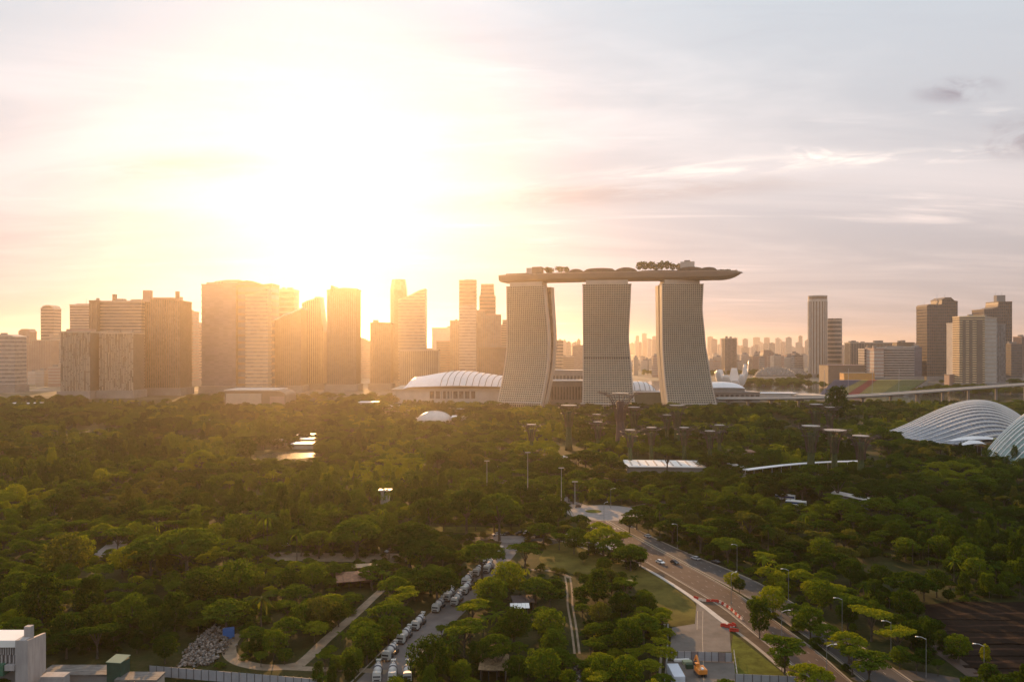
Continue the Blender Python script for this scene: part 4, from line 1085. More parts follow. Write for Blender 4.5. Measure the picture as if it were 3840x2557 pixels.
sheet('concrete_pad', [G(p,q) for p,q in ((2512,2443),(2520,2352),(2606,2338),(2612,2262),(2640,2276),(2735,2358),(2742,2443))], 0.03, M_PAD)
sheet('concrete_pad', [G(p,q) for p,q in ((2505,2478),(2752,2478),(2765,2600),(2500,2600))], 0.028, M_PAD)
ribbon('pad_edge_strip', [G(2636,2290),G(2634,2380),G(2637,2470),G(2640,2600)], .25, 0.04, M_KERB)
ribbon('pad_edge_strip', [G(2616,2290),G(2614,2360)], .25, 0.04, M_KERB)
sheet('car_park', [G(p,q) for p,q in ((352,2078),(400,2040),(440,2022),(478,2035),(470,2070),(390,2090))], 0.03, M_PLAZA)
sheet('car_park', [G(p,q) for p,q in ((1830,2022),(1860,2008),(1985,2010),(1965,2032),(1900,2035))], 0.065, M_PLAZA)
sheet('bare_plot', [G(p,q) for p,q in ((1000,2070),(1500,2075),(1560,2095),(1500,2110),(1000,2100))], 0.03, M_PATH)
sheet('lawn', [G(p,q) for p,q in ((1600,1975),(1990,1975),(2010,2000),(1840,2000),(1600,1995))], 0.03, M_VERGE)
sheet('meadow', [G(p,q) for p,q in ((640,1640),(960,1640),(1010,1680),(900,1690),(640,1680))], 0.03, M_GRASS)
ribbon('road', [G(3462,2410),G(3540,2450),G(3605,2495),G(3680,2550),G(3760,2600)], 5.0, 0.05, M_ROAD_B)
ribbon('road', [G(3230,2560),G(3330,2530),G(3450,2535),G(3600,2560)], 7.0, 0.07, M_ROAD_G)
sheet('terraced_soil', [G(p,q) for p,q in ((3455,2268),(3600,2254),(3760,2258),(3960,2250),(3990,2600),(3720,2600),(3640,2540),(3560,2440),(3490,2350))], 0.03, M_SOIL)
tq = random.Random(8)
for k in range(6):      # low banks and reddish tracks between the soil plots
    y0 = 2300+k*45
    P_ = [G(3530+k*24+j*62, y0+tq.uniform(-2.5,2.5)) for j in range(8-k//2)]
    ribbon('terrace_path', P_, (tq.uniform(.7,1.4), tq.uniform(1.4,2.6)), 0.05+.004*k, mat('reddish_path',(0.034,0.018,0.012),0.95,0.5,0.3,spec=0.1))
    P_ = [G(3510+k*26+j*70, y0+20+tq.uniform(-2,2)) for j in range(7-k//2)]
    ribbon('soil_bank', P_, (1.5,3.4), 0.0, M_SOIL, tq.uniform(.15,.35))
# water
def water_mat():
    m = bpy.data.materials.new('calm_water'); m.use_nodes = True; nt = m.node_tree; p = nt.nodes['Principled BSDF']
    p.inputs['Base Color'].default_value = (0.05,0.06,0.05,1); p.inputs['Roughness'].default_value = 0.12
    t = N(nt,'ShaderNodeTexCoord'); n_ = N(nt,'ShaderNodeTexNoise'); n_.inputs['Scale'].default_value = 0.4; n_.inputs['Detail'].default_value = 3
    nt.links.new(t.outputs['Object'], n_.inputs['Vector']); b = N(nt,'ShaderNodeBump'); b.inputs['Strength'].default_value = 0.15; b.inputs['Distance'].default_value = 0.3
    nt.links.new(n_.outputs['Fac'], b.inputs['Height']); nt.links.new(b.outputs[0], p.inputs['Normal']); return m
M_WATER = water_mat()
sheet('water', [(X(3180,1095),1095),(X(3560,1010),1010),(X(4050,930),930),(X(4100,1420),1420),(X(3380,1430),1430),(X(3160,1330),1330)], 0.05, M_WATER)
sheet('water', [(170,1345),(470,1345),(1050,1460),(1150,2000),(420,2150),(150,2100)], 0.06, M_WATER)
sheet('pond', [G(p,q) for p,q in ((950,1716),(1000,1700),(1180,1690),(1185,1712),(1100,1722),(1000,1728))], 0.05, M_WATER)
sheet('pond', [G(p,q) for p,q in ((930,1672),(1030,1664),(1075,1672),(1040,1685),(950,1690))], 0.05, M_WATER)
for a in [('nearest of the white glaring roofs beside the garden pond', 1096, 1172, 1663, 715, 14), ('middle white roof behind the nearest pond roof', 1100, 1170, 1645, 742, 9), ('farthest small white roof of the pond pavilions', 1118, 1172, 1629, 766, 9), ('small white roof left of the pond pavilions', 1028, 1068, 1648, 735, 8)]:
    low_building(a[0], a[1], a[2], a[3], a[4], a[5], M_BEIGE, M_ROOFW, 'pond_pavilion', 'pavilion')

# ------------------------------------------------------------------ vehicles
M_TYRE = mat('tyre_rubber', (0.02,0.02,0.02), 0.9)
M_WIND = mat('vehicle_glass', (0.03,0.035,0.04), 0.15)
M_LAMP = mat('headlight_lens', (0.7,0.7,0.65), 0.2)
def paint(nm, c): return mat('car_paint_'+nm, c, 0.3, 0.03, 0.3)
def make_car(name, label, pm, group=None):
    r = empty(name, (0,0,0), 0, label, 'car', group)
    prof = [(-2.1,.35),(-2.15,.75),(-1.5,.92),(-.9,.98),(1.6,1.0),(2.1,.9),(2.15,.4)]
    b = MB(); secs = []
    for y, k in ((-.85,.0),(-.88,1),(.88,1),(.85,.0)): pass
    b.prism_y(prof, -.86, .86); b.build('body', pm, r)
    c = MB(); lo = [(-1.05,-.78),(1.75,-.78),(1.75,.78),(-1.05,.78)]; hi = [(-.35,-.62),(1.15,-.62),(1.15,.62),(-.35,.62)]
    c.loft([[(x,y,.97) for x,y in lo],[(x,y,1.4) for x,y in hi]]); c.build('windows', M_WIND, r)
    MB().loft([[(x,y,1.39) for x,y in [(-.45,-.66),(1.25,-.66),(1.25,.66),(-.45,.66)]],[(x*.92+.03,y*.92,1.48) for x,y in [(-.45,-.66),(1.25,-.66),(1.25,.66),(-.45,.66)]]]).build('roof', pm, r)
    for sx in (-1.3,1.35):
        for sy in (-.8,.8):
            MB().lathe([(.02,-.1),(.32,-.1),(.32,.1),(.02,.1)], 12).xform(Matrix.Translation((sx,sy,.32)) @ Matrix.Rotation(R(90),4,'X')).build('wheel', M_TYRE, r)
    for sy in (-.6,.6): MB().box(-2.19,-2.1,sy-.18,sy+.18,.58,.76).build('headlight', M_LAMP, r)
    return r
P_W, P_B, P_S, P_R = paint('white',(0.75,0.75,0.75)), paint('black',(0.02,0.02,0.025)), paint('silver',(0.4,0.4,0.42)), paint('red',(0.3,0.03,0.03))
def place_car(pm, px, py, rz, label, group):
    x, y = G(px, py); r = make_car('parked_car' if 'parked' in label else 'car', label, pm, group); r.location = (x, y, .1); r.rotation_euler = (0,0,R(rz)); return r
place_car(P_W, 2476, 2112, 118, 'white car driving on the brown carriageway', 'cars on the main road')
place_car(P_B, 2530, 2113, 118, 'black car beside the white one on the brown carriageway', 'cars on the main road')
place_car(P_S, 2428, 2014, -60, 'silver car on the grey carriageway far up the road', 'cars on the main road')
place_car(P_B, 2684, 2112, -58, 'dark car on the grey carriageway near the tree edge', 'cars on the main road')
place_car(P_S, 2608, 2098, -58, 'grey car following on the grey carriageway', 'cars on the main road')
for i, (px, py, pm, lb) in enumerate(((1862,2008,P_S,'silver parked car under the trees left of the trunk'),(1898,2006,P_B,'black parked car between silver car and leaning trunk'),(1948,2003,P_B,'dark parked car right of the leaning trunk'),(1972,2002,P_W,'white parked car rightmost under the trees'),
        (2010,2016,P_B,'black parked car below the white one near the field'),(1555,2003,P_W,'white parked car under the big flat crowned tree'),(1592,2072,P_W,'white parked car in the shade left of three'),(1625,2073,P_S,'silver parked car in the shade middle of three'),(1685,2074,P_W,'white parked car in the shade right of three'),
        (1460,2070,P_S,'grey parked car alone behind the scrub'),(1170,2036,P_W,'white parked van roof under left rain trees'),(1070,2050,P_S,'silver parked car under left rain trees'),(2118,1900,P_B,'dark parked car left of the roundabout'),(2165,1902,P_B,'black parked car at the roundabout entry'))):
    place_car(pm, px, py, 20+i*37 % 60, lb, 'cars parked among the trees')
def make_coach(label, x, y, rz):
    r = empty('coach', (x,y,.1), R(rz), label, 'bus', 'white coaches in the trees')
    MB().box(-5.6,5.6,-1.25,1.25,.4,3.2).build('body', P_W, r)
    MB().box(-5.65,5.4,-1.28,1.28,1.5,2.6).build('windows', mat('coach_glass',(0.03,0.06,0.16),0.15), r)
    MB().box(-3,3,-.8,.8,3.2,3.45).build('roof_unit', M_WHITE, r)
    for sx in (-3.8,3.4):
        for sy in (-1.15,1.15): MB().lathe([(.02,-.15),(.5,-.15),(.5,.15),(.02,.15)], 12).xform(Matrix.Translation((sx,sy,.5)) @ Matrix.Rotation(R(90),4,'X')).build('wheel', M_TYRE, r)
x, y = G(2945,1862, 2); make_coach('white coach half hidden behind the nearer coach', x, y, -30)
x, y = G(2985,1885, 2); make_coach('nearer white coach with blue window band among dark trees', x, y, -25)

def make_mixer():
    r = empty('mixer_truck', (0,0,0), 0, 'x', 'mixer truck', 'concrete mixer trucks queued along the lane')
    MB().box(-1.0,1.0,-4.0,4.2,.75,1.1).build('chassis', M_DARK, r)
    cabm = paint('truck_white',(0.42,0.41,0.385))
    cab = MB(); cab.loft([[(-1.2,-4.6,.7),(1.2,-4.6,.7),(1.2,-2.7,.7),(-1.2,-2.7,.7)],[(-1.2,-4.6,1.7),(1.2,-4.6,1.7),(1.2,-2.7,1.7),(-1.2,-2.7,1.7)],[(-1.12,-4.3,2.85),(1.12,-4.3,2.85),(1.12,-2.75,2.85),(-1.12,-2.75,2.85)]])
    c = cab.build('cab', cabm, r)
    MB().add([(-1.05,-4.60,1.75),(1.05,-4.60,1.75),(1.0,-4.34,2.65),(-1.0,-4.34,2.65),(-1.05,-4.5,1.75),(1.05,-4.5,1.75),(1.0,-4.24,2.65),(-1.0,-4.24,2.65)], [(3,2,1,0),(4,5,6,7),(0,1,5,4),(1,2,6,5),(2,3,7,6),(3,0,4,7)]).build('windscreen', M_WIND, c)
    MB().box(-1.1,1.1,-4.68,-4.58,.85,1.3).build('grille', M_DARK, c)
    for sx in (-.95,.95): MB().box(sx-.16,sx+.16,-4.72,-4.62,1.0,1.22).build('headlight', M_LAMP, c)
    MB().box(-1.0,1.0,-4.2,-2.8,2.85,3.0).build('sun_visor', cabm, c)
    dm = mat('mixer_drum', (0.5,0.47,0.45), 0.5, 0.15, 0.6)
    MB().lathe([(.35,-2.6),(.9,-2.2),(1.2,-1.2),(1.2,-.4),(.9,1.3),(.48,2.3),(.42,2.6)], 18).xform(Matrix.Translation((0,.8,2.35)) @ Matrix.Rotation(R(-80),4,'X')).build('drum', dm, r, smooth=True)
    b = MB()
    b.lathe([(1.22,-1.15),(1.25,-1.1),(1.25,-.45),(1.22,-.4)], 18, caps=False); b.lathe([(1.0,.75),(1.03,.8),(.93,1.15),(.9,1.2)], 18, caps=False)
    b.xform(Matrix.Translation((0,.8,2.35)) @ Matrix.Rotation(R(-80),4,'X')).build('drum_band', mat('mixer_band',(0.05,0.05,0.07),0.6), r)
    MB().loft([[(-.4,3.6,2.6),(.4,3.6,2.6),(.4,4.2,2.6),(-.4,4.2,2.6)],[(-.7,3.4,3.5),(.7,3.4,3.5),(.7,4.5,3.5),(-.7,4.5,3.5)]]).build('hopper', cabm, r)
    MB().box(-.3,.3,4.1,5.0,1.2,1.7).build('chute', M_STEEL, r)
    for sy in (-3.6,-1.6,2.0,3.3):
        for sx in (-1.0,1.0): MB().lathe([(.02,-.17),(.52,-.17),(.52,.17),(.02,.17)], 12).xform(Matrix.Translation((sx,sy,.52)) @ Matrix.Rotation(R(90),4,'Y')).build('wheel', M_TYRE, r)
    return r
mixer = make_mixer()
mix = [(236.5,-36.0,'nearest mixer truck at the head of the queue along the lane'),(250,-33.6,'second mixer truck from the head of the queue'),(262,-30.6,'third mixer truck from the head of the queue, before a gap'),
       (279,-25.6,'fourth mixer truck, first behind the gap in the queue'),(286,-19.6,'mixer truck in the outer row nearest the leafy tree'),(291,-22.8,'fifth mixer truck in the inner row of the queue'),(299,-17.0,'second mixer truck in the outer row'),
       (310,-17.2,'mixer truck half under the overhanging crown'),(322,-13.6,'mixer truck far up the lane before the last pair'),(327,-9.6,'outer mixer truck of the far pair'),(337,-10.2,'inner mixer truck of the far pair'),(350,-5.5,'farthest mixer truck near the dirt ramp')]
for i, (d, x, lb) in enumerate(mix):
    rz = -math.atan2(0.235, 1) if d < 300 else -math.atan2(0.25,1)
    if i == 0: t = mixer; t.location = (x,d,.05); t.rotation_euler = (0,0,rz); t['label'] = lb
    else: t = copy_thing(mixer, (x,d,.05), rz, lb)
for px, lb in ((1415,'left mixer truck of three parked side by side at the bottom'),(1472,'middle mixer truck of three parked side by side at the bottom'),(1528,'right mixer truck of three parked side by side at the bottom')):
    x, y = X(px,221), 221.5; copy_thing(mixer, (x,y,.05), R(6), lb, 'three mixer trucks parked abreast')

# excavator, container, pallets on the walled pad
def excavator():
    x, y = G(2626,2530); r = empty('excavator', (x,y,.05), R(8), 'orange excavator with folded arm on the walled concrete pad', 'excavator')
    MO = mat('excavator_orange',(0.55,0.20,0.03),0.5,0.15,0.5)
    for sx in (-1.0,1.0): MB().prism_y([(-1.9,.1),(-1.6,0),(1.6,0),(1.9,.1),(1.9,.7),(1.6,.9),(-1.6,.9),(-1.9,.7)], -.28, .28).xform(Matrix.Translation((sx,0,0)) @ Matrix.Rotation(R(90),4,'Z')).build('track', M_DARK, r)
    MB().box(-1.25,1.25,-2.2,1.4,1.0,2.2).build('engine_house', MO, r)
    c = MB().loft([[(-1.2,.2,2.1),(-.1,.2,2.1),(-.1,1.6,2.1),(-1.2,1.6,2.1)],[(-1.15,.25,3.1),(-.15,.25,3.1),(-.15,1.4,3.1),(-1.15,1.4,3.1)]]).build('cab', MO, r)
    MB().box(-1.25,-.05,.5,1.5,2.35,2.9).build('cab_glass', M_WIND, c)
    MB().prism_y([(0,0),(2.2,2.3),(2.7,2.3),(.5,-.3)], -.25, .25).xform(Matrix.Translation((.35,1.2,1.7)) @ Matrix.Rotation(R(90),4,'Z')).build('boom', MO, r)
    MB().prism_y([(2.2,2.3),(2.7,2.5),(4.2,.4),(3.8,.2)], -.2, .2).xform(Matrix.Translation((.35,1.2,1.7)) @ Matrix.Rotation(R(90),4,'Z')).build('arm', MO, r)
    MB().prism_y([(3.6,.3),(4.3,.4),(4.4,-.7),(3.5,-.9)], -.45, .45).xform(Matrix.Translation((.35,1.2,1.7)) @ Matrix.Rotation(R(90),4,'Z')).build('bucket', M_DARK, r)
    MB().box(-.3,.3,-2.0,-1.2,2.2,2.6).build('exhaust_box', M_WHITE, r)
excavator()
def container(label, px, py, L, W, H, m, rz, name='shipping_container', cat='container', z=0.04):
    x, y = G(px, py); r = empty(name, (x,y,z), R(rz), label, cat)
    MB().box(-W/2,W/2,-L/2,L/2,0,H).build('box', m, r)
    b = MB(); n = int(L/.5)
    for k in range(n):
        yy = -L/2+.2+k*L/n; b.box(-W/2-.05, W/2+.05, yy, yy+.18, .15, H+.05)
    b.build('corrugation', m, r)
    MB().box(-W/2+.1, -.03, -L/2-.06, -L/2, .15, H-.15).build('door', m, r); MB().box(.03, W/2-.1, -L/2-.06, -L/2, .15, H-.15).build('door', m, r)
container('white and blue grey site container on the walled pad', 2535, 2546, 9, 3.0, 2.6, mat('container_white',(0.55,0.58,0.64),0.6), 1)
container('small pale green skip beside the site container', 2577, 2488, 1.6, 2.6, .9, mat('skip_green',(0.35,0.38,0.25),0.7), 5, 'skip', 'skip')
container('dark green waste bin behind the excavator', 2585, 2504, 1.4, 2.0, 1.2, mat('bin_green',(0.02,0.06,0.03),0.6), 0, 'waste_bin', 'bin')
container('bright blue covered bin at the end of the dirt path', 857, 2388, 3.0, 3.4, 2.6, mat('bin_blue',(0.03,0.14,0.42),0.6), 20, 'blue_bin', 'bin')
container('low white material stack along the hoarding wall', 2556, 2479, 1.0, 4.5, .7, M_WHITE, 3, 'material_stack', 'stack')

# barriers: red and white water filled barriers
def barrier(x, y, rz, m, label, sc=1.0):
    r = empty('traffic_barrier', (x,y,.06), rz, label, 'barrier', 'plastic barriers round the road works')
    MB().prism_y([(-.42,0),(-.42,.25),(-.16,.5),(-.12,1.05),(.12,1.05),(.16,.5),(.42,.25),(.42,0)], -.95, .95).xform(Matrix.Scale(sc,4)).build('body', m, r)
    MB().box(-.14,.14,-.5,.5,1.03,1.12).xform(Matrix.Scale(sc,4)).build('top_rail', m, r)
BR = mat('barrier_red',(0.40,0.045,0.03),0.85,spec=.2); BW = mat('barrier_white',(0.60,0.45,0.36),0.85,spec=.2)
pts = smooth_line([G(p,q) for p,q in ((2608,2244),(2640,2254),(2690,2257),(2720,2272),(2745,2290),(2768,2312),(2785,2325))], 3)
ordn = ['first','second','third','fourth','fifth','sixth','seventh','eighth','ninth','tenth','eleventh','twelfth','thirteenth','fourteenth','fifteenth','sixteenth','seventeenth','eighteenth','nineteenth']
for i in range(len(pts)-1):
    a = pts[i]; t = pts[i+1]-pts[i]; ang = math.atan2(t.y,t.x)-math.pi/2
    red = i in (0,1,4,5,6,8,10,12,14,16)
    barrier(a.x, a.y, ang, BR if red else BW, ('red' if red else 'pale') + ' plastic barrier, ' + ordn[i] + ' from the footpath end of the curved line', .8)
for i, (px, py, rz) in enumerate(((2712,2348,95),(2727,2352,80),(2740,2349,60),(2752,2346,30),(2745,2366,90),(2760,2368,75))):
    x, y = G(px, py); barrier(x, y, R(rz), BR, 'red plastic barrier, ' + ordn[i] + ' of the cluster closing the foot of the pale path', .9)

# hoarding fences: posts and sheet panels
M_HOARD = mat('hoarding_sheet',(0.29,0.295,0.32),0.6,0.12,0.4); M_HOARD2 = mat('hoarding_brown',(0.20,0.17,0.17),0.7,0.15,0.4)
def hoarding(label, p0, p1, h, npan, odd=(), both=None):
    P0, P1 = Vector((*p0,0)), Vector((*p1,0)); L = (P1-P0).length; ang = math.atan2(P1.y-P0.y, P1.x-P0.x)
    r = empty('hoarding_fence', p0+(0,) if isinstance(p0, tuple) else (*p0,0), ang, label, 'fence')
    for k in range(npan):
        b = MB(); b.box(L*k/npan+.09, L*(k+1)/npan-.09, -.04, .04, .1, h-.05)
        for q in range(4): b.box(L*k/npan+.1, L*(k+1)/npan-.1, -.07, .07, .3+q*(h-.5)/3, .42+q*(h-.5)/3)
        b.build('panel', M_HOARD2 if k in odd else M_HOARD, r)
    for k in range(npan+1): MB().box(L*k/npan-.07, L*k/npan+.07, -.1, .1, 0, h+.1).build('post', M_DARK, r)
hoarding('grey hoarding fence with two brown panels across the concrete pad', G(2516,2474), G(2745,2482), 2.8, 9, (3,7))
hoarding('grey hoarding fence beside the verge at the bottom edge', G(2757,2560), G(2985,2570), 2.6, 7)
hoarding('long pale hoarding wall running along the bottom left', (X(560,222.5),222.5), (X(1190,213.5),213.5), 3.0, 22)
ribbon('drain', [G(2492,2340),G(2480,2450),G(2470,2600)], .7, 0.0, M_KERB, .2)
ribbon('drain', [G(2505,2340),G(2502,2450),G(2490,2600)], .5, 0.0, M_CONC_D, .25)
def rail_fence(label, p0, p1, h, n_):
    P0, P1 = Vector((*p0,0)), Vector((*p1,0)); L = (P1-P0).length; r = empty('rail_fence', (*p0,0), math.atan2(P1.y-P0.y,P1.x-P0.x), label, 'fence')
    for z in (.5, h): MB().box(0,L,-.04,.04,z-.05,z+.05).build('rail', M_STEEL, r)
    for k in range(n_+1): MB().box(L*k/n_-.05,L*k/n_+.05,-.05,.05,0,h+.05).build('post', M_STEEL, r)
rail_fence('thin rail fence along the verge edge right of the pad', G(2752,2455), G(2765,2545), 1.6, 7)

# concrete vent building at the lower left corner
def vent_building():
    d = 203; r = empty('vent_building', (X(74,d),d,0), 0, 'white concrete vent building with tall side wall at the lower left corner', 'building')
    ox = X(74,d)
    MC = mat('weathered_concrete',(0.34,0.315,0.31),0.85,0.22,0.5,stretch=(1,1,.25))
    z1 = Zp(2400,d)
    MB().box(X(57,d)-ox, X(92,d)-ox, 0, 2.4, 0, z1).build('front_pillar', MC, r)
    # side wall rising to the rear
    x0, x1 = X(92,d)-ox, X(92,d)-ox+1.0
    dep = 13.5; xr = X(161,d+dep)-ox
    MB().add([(x0,0,0),(x0+.8,0,0),(xr+.8,dep,0),(xr,dep,0),(x0,0,z1),(x0+.8,0,z1),(xr+.8,dep,z1-2.9),(xr,dep,z1-2.9)], [(3,2,1,0),(4,5,6,7),(0,1,5,4),(1,2,6,5),(2,3,7,6),(3,0,4,7)]).build('side_wall', MC, r)
    MB().box(x0-3, xr-.1, 10.5, 12, z1-6, z1-3.2).build('rear_wall', MC, r)
    MB().box(X(61,d)-ox, X(85,d)-ox, 3.2, 4.8, z1-3, Zp(2366,d)).build('roof_stack', MC, r)
    MB().box(X(-120,d)-ox, X(56,d)-ox, .3, 8, Zp(2428,d), Zp(2402,d)).build('roof_beam', M_WHITE, r)
    b = MB()
    for k in range(14): b.box(X(-60+k*9,d)-ox, X(-56+k*9,d)-ox, .75, 1.3, Zp(2458,d), Zp(2428.5,d))
    b.build('upper_louvres', MC, r)
    MB().box(X(-120,d)-ox, X(56,d)-ox, 1.2, 7.5, Zp(2490,d), Zp(2428.6,d)).build('dark_recess', mat('recess_wall',(0.12,0.10,0.10),0.8), r)
    for k in range(5): MB().box(X(-18+k*15,d)-ox, X(-12+k*15,d)-ox, .6, 1.15, Zp(2490,d), Zp(2459,d)).build('mullion', MC, r)
    MB().box(X(20,d)-ox, X(56,d)-ox, -.4, 3, Zp(2512,d), Zp(2491,d)).build('lower_beam', MC, r)
    MB().box(X(-120,d)-ox, X(18,d)-ox, -.8, 3, Zp(2530,d), Zp(2488,d)).build('green_screen', mat('green_netting',(0.05,0.13,0.08),0.9), r)
    MB().box(X(-120,d)-ox, X(56,d)-ox, 3.2, 7, 0, Zp(2512,d)).build('lower_wall', M_CONC_D, r)
vent_building()
def yard():
    low_building('flat weathered deck roof beside the vent building', 150, 402, 2526, 214, 6, M_CONC_D, mat('stained_deck',(0.13,0.12,0.11),0.85,0.7,0.6,stretch=(.5,3,1)), 'site_store', 'store', over=.3)
    low_building('pale concrete box before the weathered deck', 152, 238, 2536, 207, 3, MATS['weathered_concrete'], MATS['weathered_concrete'], 'site_store', 'store', over=.1)
    low_building('low concrete block with a dark hatch at the bottom edge', 432, 586, 2547, 209, 5, M_BEIGE, MATS['stained_deck'], 'site_store', 'store', over=.2)
    d = 211; r = empty('green_cabin', (X(426,d),d,0), R(-8), 'tall dark green sheeted cabin among the concrete stores', 'cabin')
    MG = mat('dark_green_sheet',(0.02,0.055,0.035),0.7,0.3,0.5); h = Zp(2484,d)
    MB().box(-2.0,2.0,0,4.0,0,h).build('body', MG, r)
    MB().add([(-2.15,-.2,h),(2.15,-.2,h),(2.15,4.2,h+.5),(-2.15,4.2,h+.5),(-2.15,-.2,h+.15),(2.15,-.2,h+.15),(2.15,4.2,h+.65),(-2.15,4.2,h+.65)], [(3,2,1,0),(4,5,6,7),(0,1,5,4),(1,2,6,5),(2,3,7,6),(3,0,4,7)]).build('roof', mat('pale_green_sheet',(0.12,0.2,0.14),0.6), r)
    MB().box(-1.6,-.4,-.06,0,0,2.1).build('door', M_DARK, r)
yard()

# sheds in the scrub
def shed(label, px, py, L, W, h, rise, rz, wallm, roofm, openf=True):
    x, y = G(px, py); r = empty('shed', (x,y,0), R(rz), label, 'shed', None)
    MB().box(-L/2,L/2,0,.2,0,h).xform(Matrix.Translation((0,W,0))).build('rear_wall', wallm, r)
    for s_ in (-1,1): MB().box(s_*L/2-.1,s_*L/2+.1,0,W,0,h-.05).build('side_wall', wallm, r)
    for k in range(4): MB().box(-L/2+L*k/3-.1,-L/2+L*k/3+.1,-.1,.1,0,h).build('post', M_DARK, r)
    b = MB(); n = 5
    for k in range(n):
        a, c = -L/2-.6+(L+1.2)*k/n, -L/2-.6+(L+1.2)*(k+1)/n-.05; e = rnd.uniform(0,.12)
        b.add([(a,-.7,h+e),(c,-.7,h+e),(c,W+.6,h+rise+e),(a,W+.6,h+rise+e),(a,-.7,h+.1+e),(c,-.7,h+.1+e),(c,W+.6,h+rise+.1+e),(a,W+.6,h+rise+.1+e)], [(3,2,1,0),(4,5,6,7),(0,1,5,4),(1,2,6,5),(2,3,7,6),(3,0,4,7)])
    b.build('roof', roofm, r); return r
shed('rusty brown roofed shed behind the dirt path', 1330, 2212, 12.5, 9, 3.4, 1.0, 14, M_BROWN, M_RUST)
shed('pale corrugated roof strip behind the rusty shed', 1368, 2166, 9, 3, 4.2, .4, 12, M_BROWN, mat('tan_sheet',(0.34,0.24,0.15),0.8,0.3,0.5))
shed('white roofed open shelter left of the dirt track', 1950, 2316, 5.4, 3.0, 3.4, .35, 2, M_DARK, M_WHITE)
shed('dark roofed lean-to behind the white roofed shelter', 1965, 2290, 6.5, 5.5, 3.0, .5, 8, M_DARK, mat('dark_sheet',(0.06,0.045,0.045),0.8,0.3,0.5))
shed('brown thatched shed cut by the bottom edge', 1848, 2556, 6.8, 7.0, 3.4, 1.2, -4, M_BROWN, mat('thatch',(0.17,0.115,0.06),0.95,0.5,1.2))
shed('small straw coloured hut standing in the dry field', 2348, 2208, 4.6, 2.4, 2.3, .3, 4, mat('straw_wall',(0.36,0.22,0.08),0.9), mat('straw_roof',(0.42,0.30,0.13),0.9))
def pile(name, label, pts, n_, s0, s1, m, zmax):
    b = MB(); xs = [p[0] for p in pts]; ys = [p[1] for p in pts]; q = random.Random(5); made = 0
    cx, cy_ = sum(xs)/len(xs), sum(ys)/len(ys)
    while made < n_:
        x, y = q.uniform(min(xs),max(xs)), q.uniform(min(ys),max(ys))
        if not inside((x,y), pts): continue
        if mnoise.noise(Vector((x*.35,y*.35,2.2))) + q.uniform(-.3,.5) < -.05: continue
        if q.random() < .12: x += q.uniform(-3,3); y += q.uniform(-3,3)
        made += 1; s_ = q.uniform(s0,s1); k = max(0,1-math.hypot(x-cx,y-cy_)/(max(max(xs)-min(xs),max(ys)-min(ys))*.55)); z = zmax*k*q.uniform(.4,1)
        M = Matrix.Translation((x,y,z+s_*.3)) @ Matrix.Rotation(q.uniform(0,6),4,Vector((q.random(),q.random(),q.random()+.01)).normalized())
        c = MB().box(-s_*q.uniform(.6,1.2),s_,-s_*.6,s_*q.uniform(.4,1),-s_*.4,s_*.5,q.randrange(3)); c.v = [tuple(v) for v in c.v]; c.xform(M); b._j(c)
    o = b.build(name, m); tag(o, label, None, None, 'stuff'); return o
def inside(p, poly):
    x, y = p; r = False; j = len(poly)-1
    for i in range(len(poly)):
        xi, yi = poly[i]; xj, yj = poly[j]
        if (yi > y) != (yj > y) and x < (xj-xi)*(y-yi)/(yj-yi)+xi: r = not r
        j = i
    return r
RUB = [mat('rubble_pale',(0.27,0.22,0.185),0.9,0.2,1), mat('rubble_brown',(0.11,0.08,0.06),0.95,0.2,1), mat('rubble_grey',(0.16,0.145,0.135),0.9,0.2,1)]
RUBP = [G(p,q) for p,q in ((676,2490),(690,2500),(780,2495),(850,2450),(856,2395),(830,2355),(800,2345),(760,2385),(715,2425),(690,2460))]
pile('rubble_pile', 'heap of broken pale rubble beside the dirt path', RUBP, 1100, .14, .48, RUB, 1.8)
pile('rubble_pile', 'narrow heap of rubble at the bottom edge by the track', [G(p,q) for p,q in ((2140,2565),(2190,2565),(2188,2500),(2165,2488),(2150,2510))], 160, .15, .45, RUB, 1.0)
pile('timber_debris', 'orange lit broken timber before the thatched shed', [G(p,q) for p,q in ((1805,2480),(1900,2486),(1895,2440),(1850,2415),(1830,2440))], 220, .15, .7, [mat('timber_tan',(0.45,0.26,0.10),0.9), RUB[1], mat('timber_dark',(0.15,0.09,0.05),0.9)], 1.4)

# street lamps and masts
M_POLE = mat('galvanised_pole',(0.17,0.165,0.16),0.6,0.1,0.5)
def make_lamp(h, arm, label, two=False):
    r = empty('street_lamp', (0,0,0), 0, label, 'street lamp', 'street lamps along the roads')
    MB().lathe([(.2,0),(.18,.6),(.11,.7),(.09,h*.6),(.06,h)], 8).build('pole', M_POLE, r)
    for s_ in ((1,-1) if two else (1,)):
        MB().tube([(0,0,h-.3),(s_*arm*.5,0,h+.25),(s_*arm,0,h+.35)], [.09,.08,.06], 6).build('arm', M_STEEL, r)
        MB().loft([[(s_*arm-.42,-.16,h+.25),(s_*arm+.42,-.16,h+.25),(s_*arm+.42,.16,h+.25),(s_*arm-.42,.16,h+.25)],[(s_*arm-.32,-.12,h+.4),(s_*arm+.32,-.12,h+.4),(s_*arm+.32,.12,h+.4),(s_*arm-.32,.12,h+.4)]]).build('lamp_head', M_WHITE, r)
    return r
lamp0 = make_lamp(11, 2.4, 'x')
